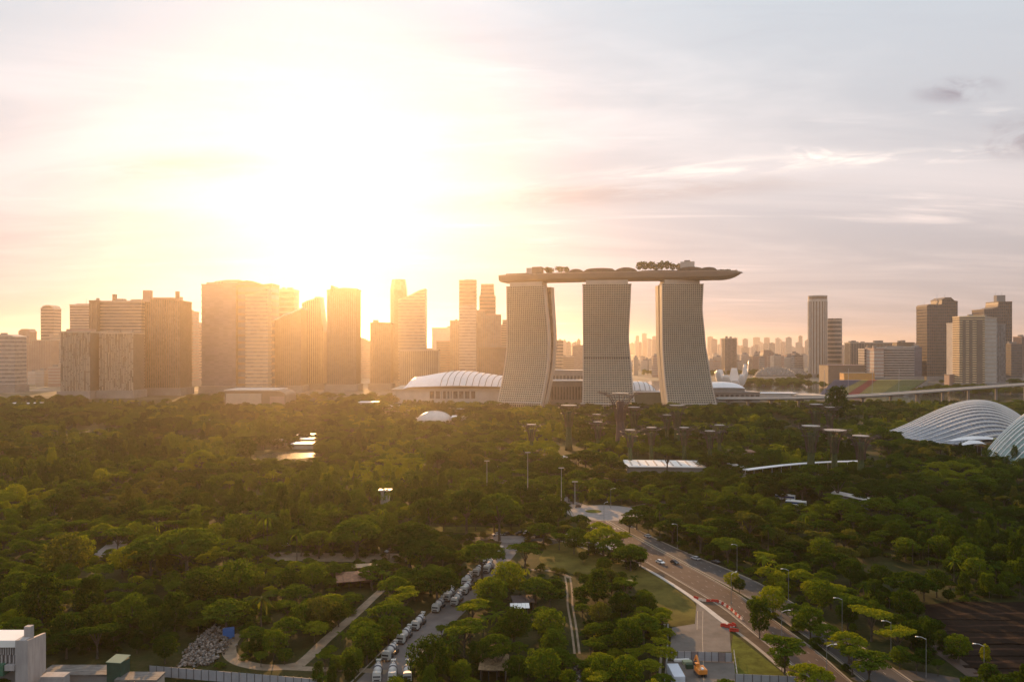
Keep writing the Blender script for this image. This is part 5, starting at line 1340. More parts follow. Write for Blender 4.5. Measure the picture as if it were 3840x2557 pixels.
lamps = [(2957,2248,180,'street lamp by the yellow green tree, nearest the dark crossing tree'),(3158,2372,180,'street lamp between two umbrella crowns halfway down the road'),(3341,2470,180,'tall street lamp piercing a wide yellow crown'),(3473,2540,170,'short street lamp beside the ramp at lower right'),
         (2742,2265,30,'street lamp in the road median with dark base'),(2931,2425,0,'street lamp head above the brown carriageway bend'),(3100,2570,0,'lowest street lamp beside the near carriageway'),(2764,2142,200,'street lamp at the tree edge of the grey carriageway'),(2540,2055,200,'street lamp farther up the grey carriageway'),
         (2265,1965,40,'street lamp at the roundabout mouth'),(2290,1905,0,'street lamp on the roundabout island'),(3690,2570,170,'street lamp at the lower right corner trees')]
for i, (px, py, rz, lb) in enumerate(lamps):
    x, y = G(px, py)
    if i == 0: lamp0.location = (x,y,0); lamp0.rotation_euler = (0,0,R(rz)); lamp0['label'] = lb
    else: copy_thing(lamp0, (x,y,0), R(rz), lb)
def mast(px, py, h, label, x_=None):
    x, y = G(px, py); r = empty('light_mast', (x,y,0), 0, label, 'mast', 'tall masts at the roundabout')
    MB().lathe([(.24,0),(.17,h*.5),(.1,h)], 8).build('pole', M_CONC, r)
    MB().box(-1.6,1.6,-.2,.2,h-.5,h).build('lamp_bar', M_CONC, r)
mast(1979,1885,30,'tall pale mast rising from trees left of the roundabout'); mast(2105,1912,24,'mast with cross bar left of the roundabout'); mast(2156,1910,16,'shorter mast behind the roundabout entry'); mast(1826,1860,22,'thin mast among the rain trees left of the pale mast')
# ------------------------------------------------------------------ vegetation
def leaf_mat(name, c1, c2, tr=0.40):
    """leaves: tint varies from plant to plant and leaf to leaf, light passes through them"""
    m = bpy.data.materials.new(name); m.use_nodes = True; nt = m.node_tree; L = nt.links; nt.nodes.clear()
    out = N(nt,'ShaderNodeOutputMaterial'); oi = N(nt,'ShaderNodeObjectInfo'); ge = N(nt,'ShaderNodeNewGeometry')
    ma = N(nt,'ShaderNodeMath',operation='MULTIPLY_ADD'); ma.inputs[1].default_value = .5
    hb = N(nt,'ShaderNodeMath',operation='MULTIPLY'); hb.inputs[1].default_value = .5
    L.new(ge.outputs['Random Per Island'], hb.inputs[0]); L.new(oi.outputs['Random'], ma.inputs[0]); L.new(hb.outputs[0], ma.inputs[2])
    mx = N(nt,'ShaderNodeMix',data_type='RGBA'); L.new(ma.outputs[0], mx.inputs[0]); mx.inputs[6].default_value = (*c1,1); mx.inputs[7].default_value = (*c2,1)
    df = N(nt,'ShaderNodeBsdfDiffuse'); tl = N(nt,'ShaderNodeBsdfTranslucent'); ms = N(nt,'ShaderNodeMixShader'); ms.inputs[0].default_value = tr
    L.new(mx.outputs[2], df.inputs['Color'])
    sc_ = N(nt,'ShaderNodeMix',data_type='RGBA',blend_type='MULTIPLY'); sc_.inputs[0].default_value = 1; sc_.inputs[7].default_value = (1.9,1.9,.45,1)
    L.new(mx.outputs[2], sc_.inputs[6]); L.new(sc_.outputs[2], tl.inputs['Color'])
    L.new(df.outputs[0], ms.inputs[1]); L.new(tl.outputs[0], ms.inputs[2]); L.new(ms.outputs[0], out.inputs['Surface'])
    return m
LEAF = {'dark green': leaf_mat('leaves_dark',(0.018,0.036,0.005),(0.046,0.074,0.010)), 'mid green': leaf_mat('leaves_mid',(0.042,0.074,0.008),(0.094,0.125,0.014)),
        'yellow green': leaf_mat('leaves_yellow',(0.115,0.145,0.010),(0.195,0.20,0.018)), 'olive brown': leaf_mat('leaves_olive',(0.055,0.068,0.014),(0.105,0.105,0.024))}
M_BARK = mat('bark', (0.085,0.065,0.048), 0.95, 0.3, 1.0)
M_BARK2 = mat('pale_bark', (0.16,0.125,0.095), 0.95, 0.3, 1.0)

def leaf_cluster(b, c, r, flat, n, s0, s1, q):
    for _ in range(n):
        z = q.uniform(-.45,1); a = q.uniform(0,2*math.pi); h = math.sqrt(max(0,1-z*z)); k = q.uniform(.72,1.08)
        o = Vector((h*math.cos(a), h*math.sin(a), z)); p = Vector((c[0]+o.x*r*k, c[1]+o.y*r*k, c[2]+o.z*r*flat*k))
        nn = (o + Vector((q.uniform(-.8,.8),q.uniform(-.8,.8),q.uniform(-.3,.9)))).normalized()
        u = nn.cross(Vector((q.uniform(-1,1),q.uniform(-1,1),q.uniform(-1,1)))).normalized(); v = nn.cross(u)
        s_ = q.uniform(s0,s1); u *= s_*.5; v *= s_*.5*q.uniform(.55,1)
        b.add([p-u*.9-v*.4, p+u*.1-v, p+u, p+v*.8-u*.2], [(0,1,2,3)])
# crowns are made 10 m wide and 10 m high and scaled to each tree
def proto(kind, seed):
    q = random.Random(seed); cr = MB(); tr = MB(); cl = []
    if kind == 'rain':
        off = (q.uniform(-.5,.5), q.uniform(-.5,.5))
        for i in range(58):
            r = 4.6*math.sqrt((i+.5)/58); a = i*2.39996+q.uniform(-.3,.3); rr = r*q.uniform(.9,1.08)
            z = 9.1-2.6*(r/4.6)**2.2+q.uniform(-.55,.45)
            cl.append((rr*math.cos(a)+off[0]*.5, rr*math.sin(a)+off[1]*.5, z, q.uniform(.75,1.2), .5))
        for i in range(10):
            a = q.uniform(0,6.28); r = q.uniform(1.5,4.2); cl.append((r*math.cos(a), r*math.sin(a), q.uniform(5.2,6.6), q.uniform(.6,1.0), .5))
        nl, s0, s1 = 52, .34, .68; base = 4.2
    elif kind == 'layer':
        for i in range(5):
            a = i*1.2566+q.uniform(-.3,.3); R_ = q.uniform(1.6,2.9); zc = q.uniform(6.6,9.0)
            for k in range(11):
                r = 2.1*math.sqrt((k+.5)/11); b_ = k*2.4; cl.append((R_*math.cos(a)+r*math.cos(b_), R_*math.sin(a)+r*math.sin(b_), zc-.22*r*r*.6+q.uniform(-.2,.2), q.uniform(.65,1.0), .42))
        nl, s0, s1 = 56, .32, .64; base = 3.8
    elif kind == 'round':
        for i in range(54):
            z = 1-2*(i+.5)/54; h = math.sqrt(1-z*z); a = i*2.39996; k = q.uniform(.75,1.05)
            lump = 1+.18*math.sin(3*a+seed)+.12*math.sin(5*z*3+seed)
            cl.append((3.9*h*math.cos(a)*k*lump, 3.9*h*math.sin(a)*k*lump, 6.1+3.3*z*k, q.uniform(.8,1.35), .8))
        nl, s0, s1 = 56, .34, .7; base = 3.0
    elif kind == 'tall':
        for i in range(52):
            f = (i+.5)/52; z = 2.6+7.0*f; w_ = (1.0-.62*abs(f-.42)*1.6)*4.0; a = i*2.39996
            r = w_*q.uniform(.5,1.0); cl.append((r*math.cos(a), r*math.sin(a), z, q.uniform(.75,1.25), .85))
        nl, s0, s1 = 54, .36, .72; base = 2.4
    elif kind == 'shrub':
        for i in range(22):
            a = i*2.39996; r = 4.2*math.sqrt((i+.5)/22); cl.append((r*math.cos(a), r*math.sin(a), max(1.2,6.8*(1-(r/5.4)**2)*q.uniform(.55,1.1)), q.uniform(1.1,1.9), .9))
        nl, s0, s1 = 44, .6, 1.15; base = .6
    elif kind == 'palm':
        for k in range(17):
            a = k*2.39996; up = q.uniform(-.15,1.0); Lf = q.uniform(3.8,5.0); prev = None
            for j in range(8):
                f = j/7; r = Lf*f; z = 8.0+ up*2.2*f*1.3 - 2.6*f*f*(1.25-up*.6)
                w_ = .62*math.sin(math.pi*min(.97,f*.85+.1)); c, s = math.cos(a), math.sin(a)
                pts = (Vector((c*r-s*w_, s*r+c*w_, z-.45*w_)), Vector((c*r, s*r, z)), Vector((c*r+s*w_, s*r-c*w_, z-.45*w_)))
                if prev and (j+k) % 1 == 0: cr.add([prev[0],prev[1],pts[1],pts[0]], [(0,1,2,3)]); cr.add([prev[1],prev[2],pts[2],pts[1]], [(0,1,2,3)])
                prev = pts
        tr.tube([(0,0,0),(.15,.1,2.5),(.1,0,5.5),(0,0,8.1)], [.34,.25,.2,.22], 7)
        return cr, tr
    for x, y, z, r, fl in cl: leaf_cluster(cr, (x,y,z), r, fl, nl, s0, s1, q)
    tr.tube([(0,0,0),(q.uniform(-.1,.1),0,base*.5),(0,0,base)], [.36,.26,.22], 7)
    for k in range(7):
        x, y, z, r, fl = cl[(k*len(cl))//7 + 2] if kind != 'shrub' else cl[k*3]
        tr.tube([(0,0,base*.92),(x*.4,y*.4,base+(z-base)*.45),(x*.85,y*.85,z-.3)], [.17,.11,.05], 5)
    return cr, tr
KINDS = {'rain':('rain_tree','flat umbrella'), 'layer':('rain_tree','layered spreading'), 'round':('round_tree','dense rounded'), 'tall':('tall_tree','tall narrow'), 'palm':('palm_tree','feathery palm'), 'shrub':('shrub','low bushy')}
PROTO = {}
for kind, n_ in (('rain',4),('layer',3),('round',4),('tall',2),('palm',2),('shrub',3)):
    PROTO[kind] = []
    for i in range(n_):
        c, t = proto(kind, 11*i+len(kind)); PROTO[kind].append((c, t, c.mesh(KINDS[kind][0]+'_crown', LEAF['mid green']), t.mesh(KINDS[kind][0]+'_trunk', M_BARK)))

# what must stay visible: points on the picture with the distance of the thing standing there
PROT = []
def prot(px, py, d): PROT.append((px, py, d))
def prot_ground(pts, n=10):
    for (a, b_), (c, e) in zip(pts, pts[1:]):
        for k in range(n):
            px, py = a+(c-a)*k/n, b_+(e-b_)*k/n; prot(px, py, 274528/(py-HY)-1.5)
for d, x, _ in mix:
    for dy in (-2,1,4):
        for z in (.3,2.6): prot(CX+x*F/(d+dy), HY+(CAMZ-z)*F/(d+dy), d-4)
for px in (1400,1430,1472,1510,1540): prot(px, 2535, 217)
prot_ground([(2310,1985),(2424,2095),(2500,2150),(2600,2215),(2700,2275),(2770,2318)]); prot_ground([(2350,1990),(2450,2060),(2560,2130),(2700,2205),(2800,2265)]); prot_ground([(2390,2003),(2500,2062),(2640,2125),(2740,2165)])
prot_ground([(2395,2118),(2560,2217),(2744,2352)]); prot_ground([(2890,2365),(2960,2410),(3040,2470),(3120,2530),(3150,2555)]); prot_ground([(2900,2330),(3040,2425),(3180,2549)])
prot_ground([(2760,2365),(2830,2420),(2900,2480),(2990,2557)]); prot_ground([(2745,2400),(2860,2500),(2960,2555)]); prot_ground([(2560,2380),(2640,2300),(2700,2380),(2580,2430),(2720,2430)],8); prot_ground([(2520,2500),(2740,2500),(2700,2540),(2520,2540)],8)
prot_ground([(2150,1885),(2230,1905),(2330,1930),(2270,1945),(2200,1925)],6)
prot_ground([(2090,2040),(2240,2075),(2390,2140),(2480,2195),(2560,2255),(2600,2300),(2540,2330)]); prot_ground([(2060,2080),(2160,2110),(2300,2120)]); prot_ground([(2440,2200),(2560,2300)])
prot_ground([(1990,2137),(2095,2150),(2138,2166),(2140,2270),(2155,2400),(2164,2450)]); prot_ground([(2123,2170),(2125,2270),(2140,2400)])
prot_ground([(890,2385),(862,2420),(862,2452),(900,2482),(980,2500),(1130,2490),(1220,2400),(1345,2292),(1415,2225)]); prot_ground([(1140,2502),(1330,2512),(1420,2515)])
prot_ground([(690,2480),(720,2430),(780,2380),(840,2400),(840,2450),(760,2480)],6); prot_ground([(845,2370),(870,2360),(860,2390)],3)
prot_ground([(1480,2470),(1560,2430),(1640,2330),(1700,2290)],6); prot_ground([(1860,2075),(1900,2020),(1850,2100)],5)
prot_ground([(170,2488),(400,2480),(700,2500),(1000,2535),(1180,2550)]); prot_ground([(200,2450),(450,2440),(620,2470)],8)
for px in range(1265,1420,12):
    for py in (2140,2165,2195,2215): prot(px, py, 298)
for px in range(1915,1985,12):
    for py in (2270,2290,2315): prot(px, py, 280)
for px in range(1810,1905,14):
    for py in (2430,2470,2510,2545): prot(px, py, 222)
for px in range(2356,2640,12): prot(px, 1752, 578); prot(px, 1763, 578)
for px in range(2800,3220,14):
    f = (px-2800)/420; prot(px, 1768-70*f**.8+6, 530+40*f)
for px in range(3340,3840,20): prot(px, 1600, 690); prot(px, 1630, 690)
for px in range(3500,3700,20): prot(px, 1655, 670)
for px in range(3705,3840,10): prot(px, 1690-(px-3705)*.4, 590)
for px in range(3705,3840,10): prot(px, 1712, 600)
for px in range(975,1172,10): prot(px, 1708, 672); prot(px, 1714, 664)
for px in range(1100,1172,10): prot(px, 1668, 715)
for px in range(1565,1690,10): prot(px, 1560, 960); prot(px, 1575, 960)
for px in range(2928,3022,10): prot(px, 1862, 474); prot(px, 1882, 474)
for px in range(3150,3240,10): prot(px, 1812+(px-3150)*.4, 452); prot(px, 1832+(px-3150)*.4, 452)
prot_ground([(372,2070),(410,2045),(450,2030),(440,2058)],4); prot_ground([(1030,2085),(1200,2090),(1450,2092)],8)
for px in range(1845,1985,10): prot(px, 2002, 382)
prot_ground([(1620,1985),(1750,1985),(1960,1985)],8); prot_ground([(3520,2450),(3600,2500),(3650,2540)],6)
prot_ground([(3480,2290),(3840,2290),(3560,2380),(3840,2380),(3640,2480),(3840,2470)],14)
for px in (2041,3129,3228,3041): 
    for py in range(1640,1740,12): prot(px, py, 520)
for px in range(1250,1400,10): prot(px, 2075, 345)
prot_ground([(3320,2545),(3480,2545),(3600,2560)],8)
PROT.sort()
import bisect
PXS = [p[0] for p in PROT]
def hides(x, d, W, H, z0=0.25):
    px = CX+x*F/d; hw = W*.5*F/d; top = HY+(CAMZ-H)*F/d; bot = HY+(CAMZ-H*z0)*F/d
    for i in range(bisect.bisect_left(PXS, px-hw), bisect.bisect_right(PXS, px+hw)):
        a, y, dd = PROT[i]
        if dd > d and top <= y <= bot and abs(a-px) < hw*(1 if y > top+(bot-top)*.2 else .8): return True
    return False
# ground that carries no trees
NOGO = [lq+rq[::-1], lq2+rq2[::-1], [(p[0]-9,p[1]) for p in lq]+lq[::-1], RUBP]
NOGO += [[G(p,q) for p,q in poly] for poly in (((2512,2443),(2520,2352),(2606,2338),(2612,2262),(2735,2358),(2742,2443)),((2500,2443),(2752,2443),(2990,2560),(2990,2620),(2500,2620)),
    ((2062,2022),(2240,2052),(2395,2122),(2600,2255),(2600,2345),(2500,2350),(2420,2240),(2330,2170),(2160,2155),(2040,2120)),((2112,2155),(2155,2155),(2185,2455),(2140,2455)),((3440,2262),(3900,2250),(3900,2560),(3640,2560)))]
NOGO.append([G(p,q) for p,q in ((940,1730),(955,1690),(1185,1684),(1190,1730))])
NOGO.append([(x-6,d) for d,x in TL]+[(x+8,d) for d,x in TL][::-1])
NOGO.append([(X(0,190),190),(X(0,228),228),(X(1190,228),228),(X(1190,190),190)])
CIRC = [(RC[0],RC[1],23),(X(1624,960),980,34)]+[(o.location.x,o.location.y,4) for o in col.objects if o.name.startswith(('shed','supertree'))]
BOXES = [(X(2350,580),574,X(2644,580),615),(X(3300,800),690,X(3900,800),815),(X(3690,650),585,500,670),(X(843,1165),1160,X(1072,1165),1225),(X(1096,715),670,X(1172,715),775)]
def free(x, d):
    if any(inside((x,d), p) for p in NOGO): return False
    if any((x-a)**2+(d-c)**2 < r*r for a, c, r in CIRC): return False
    return not any(a <= x <= e and c <= d <= g_ for a, c, e, g_ in BOXES)

TREES = []     # x, d, width, height, kind, variant, tint, turn, hand label
GRID = {}
def add_tree(x, d, W, H, kind, tint, label=None):
    TREES.append((x, d, W, H, kind, rnd.randrange(len(PROTO[kind])), tint, rnd.uniform(0,6.28), label)); GRID.setdefault((int(x//16),int(d//16)), []).append((x,d,W))
def crowded(x, d, W, k=.40):
    for i in (-1,0,1):
        for j in (-1,0,1):
            for a, c, w_ in GRID.get((int(x//16)+i,int(d//16)+j), ()):
                if (a-x)**2+(c-d)**2 < ((W+w_)*k)**2: return True
    return False
def hand(px, py, wpx, kind, tint, label, asp=None):
    """px, py: middle of the crown in the photograph, wpx its width"""
    asp = asp or {'rain':.78,'layer':.8,'round':1.05,'tall':1.7,'palm':1.2,'shrub':.7}[kind]; hc = 8.0
    for _ in range(6):
        d = (CAMZ-hc)*F/(py-HY); W = wpx*d/F; H = W*asp; hc = H*(.72 if kind in ('rain','layer') else .58)
    add_tree(X(px,d), d, W, H, kind, tint, label)
D8 = lambda zx, zy: (2800+zx*.4416, 1957+zy*.4416)
for zx, zy, w_, k, t, lb in ((150,300,210,'layer','yellow green','yellow green umbrella tree at the top of the roadside row'),(310,320,150,'round','dark green','dark rounded tree behind the first street lamp'),(450,385,200,'rain','mid green','mid green umbrella tree above the grey carriageway'),
    (225,590,230,'layer','yellow green','bright small umbrella tree at the grey carriageway edge'),(400,745,230,'rain','mid green','small umbrella tree above the brown carriageway bend'),(650,460,190,'rain','mid green','mid green tree behind the second street lamp'),(715,575,280,'layer','yellow green','wide yellow crown right of the second street lamp'),
    (900,670,310,'layer','mid green','layered green crown above the widest yellow crown'),(540,830,280,'round','mid green','rounded green tree beside the brown carriageway bend'),(1060,790,380,'layer','yellow green','widest layered yellow crown of the roadside row'),(690,930,270,'rain','mid green','umbrella tree between two yellow crowns low in the row'),
    (870,1010,340,'rain','yellow green','flat topped golden crown low in the roadside row'),(1280,950,350,'layer','yellow green','yellow crown pierced by a tall street lamp'),(325,1055,410,'layer','mid green','spreading tree in the median over the brown carriageway'),(1040,1170,420,'layer','mid green','broad tree above the bottom slip road'),
    (560,1290,370,'rain','yellow green','rain tree at the bottom edge between the carriageways'),(300,1180,150,'round','mid green','small round tree left of the bottom median tree'),(1390,830,150,'round','dark green','dark ball shaped tree left of the terraced soil'),(1540,880,180,'round','dark green','dark bush tree touching the ball shaped tree'),
    (1660,985,150,'round','dark green','small dark ball tree beside the ramp'),(1800,1050,230,'round','mid green','round green tree above the ramp'),(1300,1130,190,'round','mid green','round tree beside the tall lamp foot'),(110,800,240,'tall','dark green','large dark tree crossing in front of the carriageway bend'),
    (70,720,150,'round','dark green','dark crown leaning over the red barriers'),(640,230,230,'round','mid green','grey green round tree above the roadside row'),(1080,560,180,'round','dark green','dark tree right of the layered green crown'),(960,490,170,'round','dark green','dark round tree deep behind the row'),(1340,690,260,'round','dark green','dark tree clump before the terraced soil'),
    (2030,1120,110,'tall','yellow green','thin yellow tree standing among the soil terraces'),(1850,520,130,'tall','dark green','cone shaped dark tree behind the soil terraces'),(2020,510,110,'tall','mid green','slender tree beside the cone shaped tree')):
    px, py = D8(zx, zy); hand(px, py, w_*.4416, k, t, lb, 1.35 if lb.startswith('large dark') else None)
D7 = lambda zx, zy: (1800+zx*.4246, 1957+zy*.4246)
for zx, zy, w_, k, t, lb in ((910,300,95,'round','dark green','lone slim dark tree standing at the field edge'),(1040,560,270,'tall','dark green','big dark conifer like tree in the middle of the field edge'),(1090,380,160,'round','dark green','dark tree top behind the big field edge tree'),(1330,260,300,'rain','mid green','umbrella tree hanging over the upper carriageway'),
    (1420,310,140,'round','dark green','dark rounded tree where the field meets the carriageway'),(1090,110,330,'rain','yellow green','yellow rain tree before the pale gravel at the roundabout'),(860,90,200,'rain','mid green','umbrella tree left of the yellow rain tree'),(400,250,330,'layer','mid green','spreading tree between car park and field'),(250,480,330,'round','yellow green','sunlit round tree above the dark lean-to'),
    (60,600,260,'round','yellow green','bright leafy tree right of the mixer queue'),(480,570,150,'layer','mid green','small pink tinged tree near the dirt track bend'),(620,560,130,'round','dark green','small dark tree above the track bend'),(2230,510,160,'round','yellow green','young bright tree in the road median'),(2290,550,130,'round','dark green','dark median tree beside the bright young tree'),
    (700,125,210,'layer','mid green','leafy tree over the thin pale path end near the car park'),(830,165,190,'round','dark green','dark bush tree above the white gravel patch'),(960,160,230,'rain','mid green','small rain tree beside the white gravel patch'),(1010,225,150,'shrub','dark green','dark low hedge tree at the field corner by the gravel'),
    (1170,205,260,'rain','mid green','rain tree in the row between gravel patch and upper road'),(1235,135,240,'layer','yellow green','bright spreading tree closest to the narrow upper road'),(1290,290,220,'rain','mid green','lower rain tree of the row beside the upper road'),(1380,285,210,'layer','mid green','last spreading tree before the open carriageway'),(560,60,260,'rain','mid green','rain tree right of the parked car group'),(1060,45,250,'layer','yellow green','yellowish tree in front of the roundabout'),
    (1180,290,170,'shrub','dark green','dark low bush under the upper road row'),(1330,350,150,'shrub','dark green','dark low bush at the lower end of the row'),
    (1950,90,330,'layer','mid green','layered tree high above the grey carriageway'),(2190,200,320,'layer','mid green','wide layered tree right of the grey carriageway'),(1250,720,240,'round','dark green','dark thicket tree right of the big field edge tree'),(1480,720,200,'round','dark green','dark rounded tree beside the drain'),(1060,800,220,'round','olive brown','olive tree below the big field edge tree'),
    (1300,1000,300,'round','dark green','broad dark tree left of the drain'),(620,900,320,'round','mid green','round tree between shelter and track'),(650,1050,260,'round','mid green','lower round tree left of the track'),(300,900,340,'round','dark green','dark tree below the white roofed shelter'),(560,1270,360,'round','mid green','broad tree at the bottom edge right of the thatched shed'),
    (330,1290,260,'round','dark green','dark round tree touching the thatched shed'),(1100,1290,260,'round','mid green','tree at the bottom edge right of the narrow rubble heap'),(1290,1330,330,'round','mid green','bottom edge tree before the drain'),(1120,960,190,'round','dark green','dark tree in the thicket centre'),(1410,860,170,'round','olive brown','brownish tree at the thicket edge')):
    px, py = D7(zx, zy); hand(px, py, w_*.4246, k, t, lb, 1.25 if 'conifer' in lb else None)
D6 = lambda zx, zy: (900+zx*.4246, 1957+zy*.4246)
for zx, zy, w_, k, t, lb in ((1680,1200,430,'round','dark green','dark dense tree overhanging the mixer queue foot'),(1980,950,420,'layer','mid green','tall leafy tree right of the mixer queue'),(2050,750,330,'layer','yellow green','leafy bright crown above the tall leafy tree'),(2230,620,300,'round','mid green','green tree beyond the outer mixer trucks'),
    (2110,1160,260,'round','dark green','dark tree left of the thatched shed'),(1740,520,420,'rain','dark green','rain tree overhanging the far mixer trucks'),(2140,270,440,'rain','mid green','broad rain tree right above the far mixer trucks'),(1120,1070,300,'round','mid green','clipped round tree beside the dirt path mouth'),(1310,930,260,'round','mid green','round tree left of the lane kerb'),
    (1450,650,340,'layer','yellow green','yellowish spreading tree behind the dirt path'),(1540,340,130,'round','yellow green','small bright round tree above the palms'),(1280,490,150,'palm','mid green','palm right of the rusty shed'),(1170,830,150,'palm','yellow green','palm beside the middle of the dirt path'),(190,750,330,'palm','olive brown','large shaggy palm left of the garden scrub'),
    (1470,480,150,'palm','dark green','grey green palm left of the overhanging rain tree'),(700,780,300,'round','olive brown','olive bushy tree in the scrub triangle'),(560,820,250,'round','mid green','green bushy tree left in the scrub triangle'),(870,790,220,'round','dark green','dark tree beside the dirt path bend'),(420,900,200,'layer','olive brown','thin brownish tree in the scrub triangle'),
    (300,1060,260,'round','mid green','round bush tree inside the path loop'),(160,1080,200,'round','dark green','dark bush tree left inside the path loop'),(690,1330,140,'tall','dark green','dark slim tree standing before the long hoarding'),(810,1350,120,'tall','dark green','second dark slim tree before the hoarding'),(970,1290,170,'tall','dark green','bigger dark tree right of the slim pair'),
    (90,480,260,'round','mid green','rounded tree at the left scrub edge'),(430,500,230,'round','dark green','dark tree left of the rusty shed'),(640,470,260,'round','mid green','tree behind the left scrub'),(1630,250,430,'rain','dark green','dark rain tree shading the three parked cars'),(1500,120,520,'rain','dark green','widest flat topped rain tree behind the bare plot')):
    px, py = D6(zx, zy); hand(px, py, w_*.4246, k, t, lb)
D5 = lambda zx, zy: (zx*.4246, 1957+zy*.4246)
for zx, zy, w_, k, t, lb in ((370,680,440,'tall','dark green','huge dark tree left of the big group above the vent building'),(790,640,330,'tall','dark green','second huge dark tree in the left group'),(860,850,280,'round','dark green','dark lower tree in the middle of the left group'),(1150,780,330,'round','mid green','rounded tree in the left group'),(1540,780,340,'tall','dark green','tallest right tree of the left group above the rubble'),
    (1520,520,190,'round','mid green','small tree top behind the left group'),(1750,560,340,'round','dark green','dark tree behind the rubble heap'),(2080,500,380,'round','mid green','large rounded tree beyond the rubble heap'),(2130,760,170,'round','dark green','small dark tree behind the blue bin'),(1360,900,300,'round','dark green','dark tree low in the left group'),(580,930,300,'round','dark green','dark crown right of the vent building'),
    (70,640,260,'round','dark green','dark tree at the left edge above the vent building'),(1080,330,260,'round','yellow green','bright round tree below the paved car park'),(720,230,240,'round','yellow green','yellow round tree left of the paved car park'),(1040,110,310,'layer','mid green','small tree with visible branches on the car park'),(1900,80,170,'round','yellow green','bright rounded tree among the rain trees'),
    (600,290,420,'round','olive brown','brownish dark crowned tree left of the car park'),(1330,230,480,'rain','mid green','rain tree right of the car park'),(1650,180,600,'rain','mid green','wide rain tree on tall pale trunks'),(1460,330,200,'tall','olive brown','tree with tall bare pale trunks')):
    px, py = D5(zx, zy); hand(px, py, w_*.4246, k, t, lb, 1.15 if k == 'tall' else None)
D2 = lambda zx, zy: (900+zx*.4246, 1500+zy*.4246)
for zx, zy, w_, k, t, lb in ((2000,900,420,'rain','dark green','broad rain tree left over the lawn'),(2290,940,420,'rain','mid green','large rain tree with bright rim over the parked cars'),(1680,960,370,'rain','dark green','rain tree with dark bowl crown at the lawn'),(60,430,190,'round','dark green','tall dark tree left of the pond')):
    px, py = D2(zx, zy); hand(px, py, w_*.4246, k, t, lb, 1.0 if k == 'rain' else 1.2)
n_hand = len(TREES)
# tall dark tree before the viaduct
d_ = 930; add_tree(X(3138,d_), d_, 36, Zp(1447,d_), 'tall', 'dark green', 'very tall dark tree rising before the viaduct and grandstand')
# the rest of the wooded park, filled outwards from the camera
q = random.Random(21)
def zone_tint(x, d):
    n_ = 1.25*mnoise.noise(Vector((x*.016, d*.010, 3.1))) + q.uniform(-.26,.26)
    if x > 60 and d < 520: n_ -= .12
    return 'yellow green' if n_ > .40 else 'mid green' if n_ > -.05 else 'dark green' if n_ > -.55 else 'olive brown'
def zone_kind(x, d):
    n_ = mnoise.noise(Vector((x*.010+7, d*.010, 9.4))) + q.uniform(-.5,.5)
    if q.random() < .05: return 'palm'
    if n_ > .25: return 'rain'
    if n_ > .02: return 'layer'
    if n_ > -.45: return 'round'
    return 'tall' if q.random() < .5 else 'palm'
d = 206.0
while d < 1210:
    step = 5.2 + d*.0045
    x = -(.66*d+30)
    while x < .66*d+30:
        xx, dd = x+q.uniform(-2.5,2.5), d+q.uniform(-2.5,2.5)
        x += step
        if not free(xx, dd): continue
        if dd > 1120 and (abs(xx) < 400 and 1150 < dd): 
            if xx > -20 and dd > 1150: continue
        k = zone_kind(xx, dd)
        gap = mnoise.noise(Vector((xx*.021+3, dd*.013, 5.7)))
        if dd > 300 and gap > .42: continue
        W = (1+.55*mnoise.noise(Vector((xx*.014, dd*.011, 14.2))))*{'rain':11+15*q.random()**1.6,'layer':9+10*q.random()**1.4,'round':5.5+9*q.random()**1.5,'tall':q.uniform(4.5,9),'palm':q.uniform(6,8.5)}[k]
        if dd < 330: W *= .8
        H = W*{'rain':q.uniform(.7,.9),'layer':q.uniform(.75,1),'round':q.uniform(.9,1.2),'tall':q.uniform(1.6,2.4),'palm':q.uniform(1.2,2.0)}[k]
        if dd > 850: H = min(H, 13)
        ok = False
        for sh in (1,.72,.5):
            if not crowded(xx, dd, W*sh, .37) and not hides(xx, dd, W*sh, H*sh): ok = True; break
        if ok: add_tree(xx, dd, W*sh, H*sh, k, zone_tint(xx, dd))
    d += step*.86
# trees between the waterfront and the right hand towers, and around the far left blocks
for (x0, x1, d0, d1, n_) in ((X(3430,1500),X(3900,1500),1480,1680,150),(X(2800,1800),X(3100,1800),1750,2050,130),(X(2400,2600),X(3050,2600),2400,2900,220),(X(-60,1230),X(240,1230),1210,1300,40),(X(3560,1900),X(3900,1900),1760,1950,50),(X(2850,2500),X(3180,2500),2150,2350,40),(X(700,1300),X(1500,1300),1215,1380,120),(X(2680,1010),X(3300,1010),1000,1110,40)):
    for k in range(n_):
        xx, dd = q.uniform(x0,x1), q.uniform(d0,d1); W = q.uniform(12,20)
        add_tree(xx, dd, W, min(15,W*q.uniform(.7,1)), q.choice(('rain','round','round')), q.choice(('dark green','mid green','mid green','olive brown')))
print('trees', len(TREES), 'hand', n_hand)

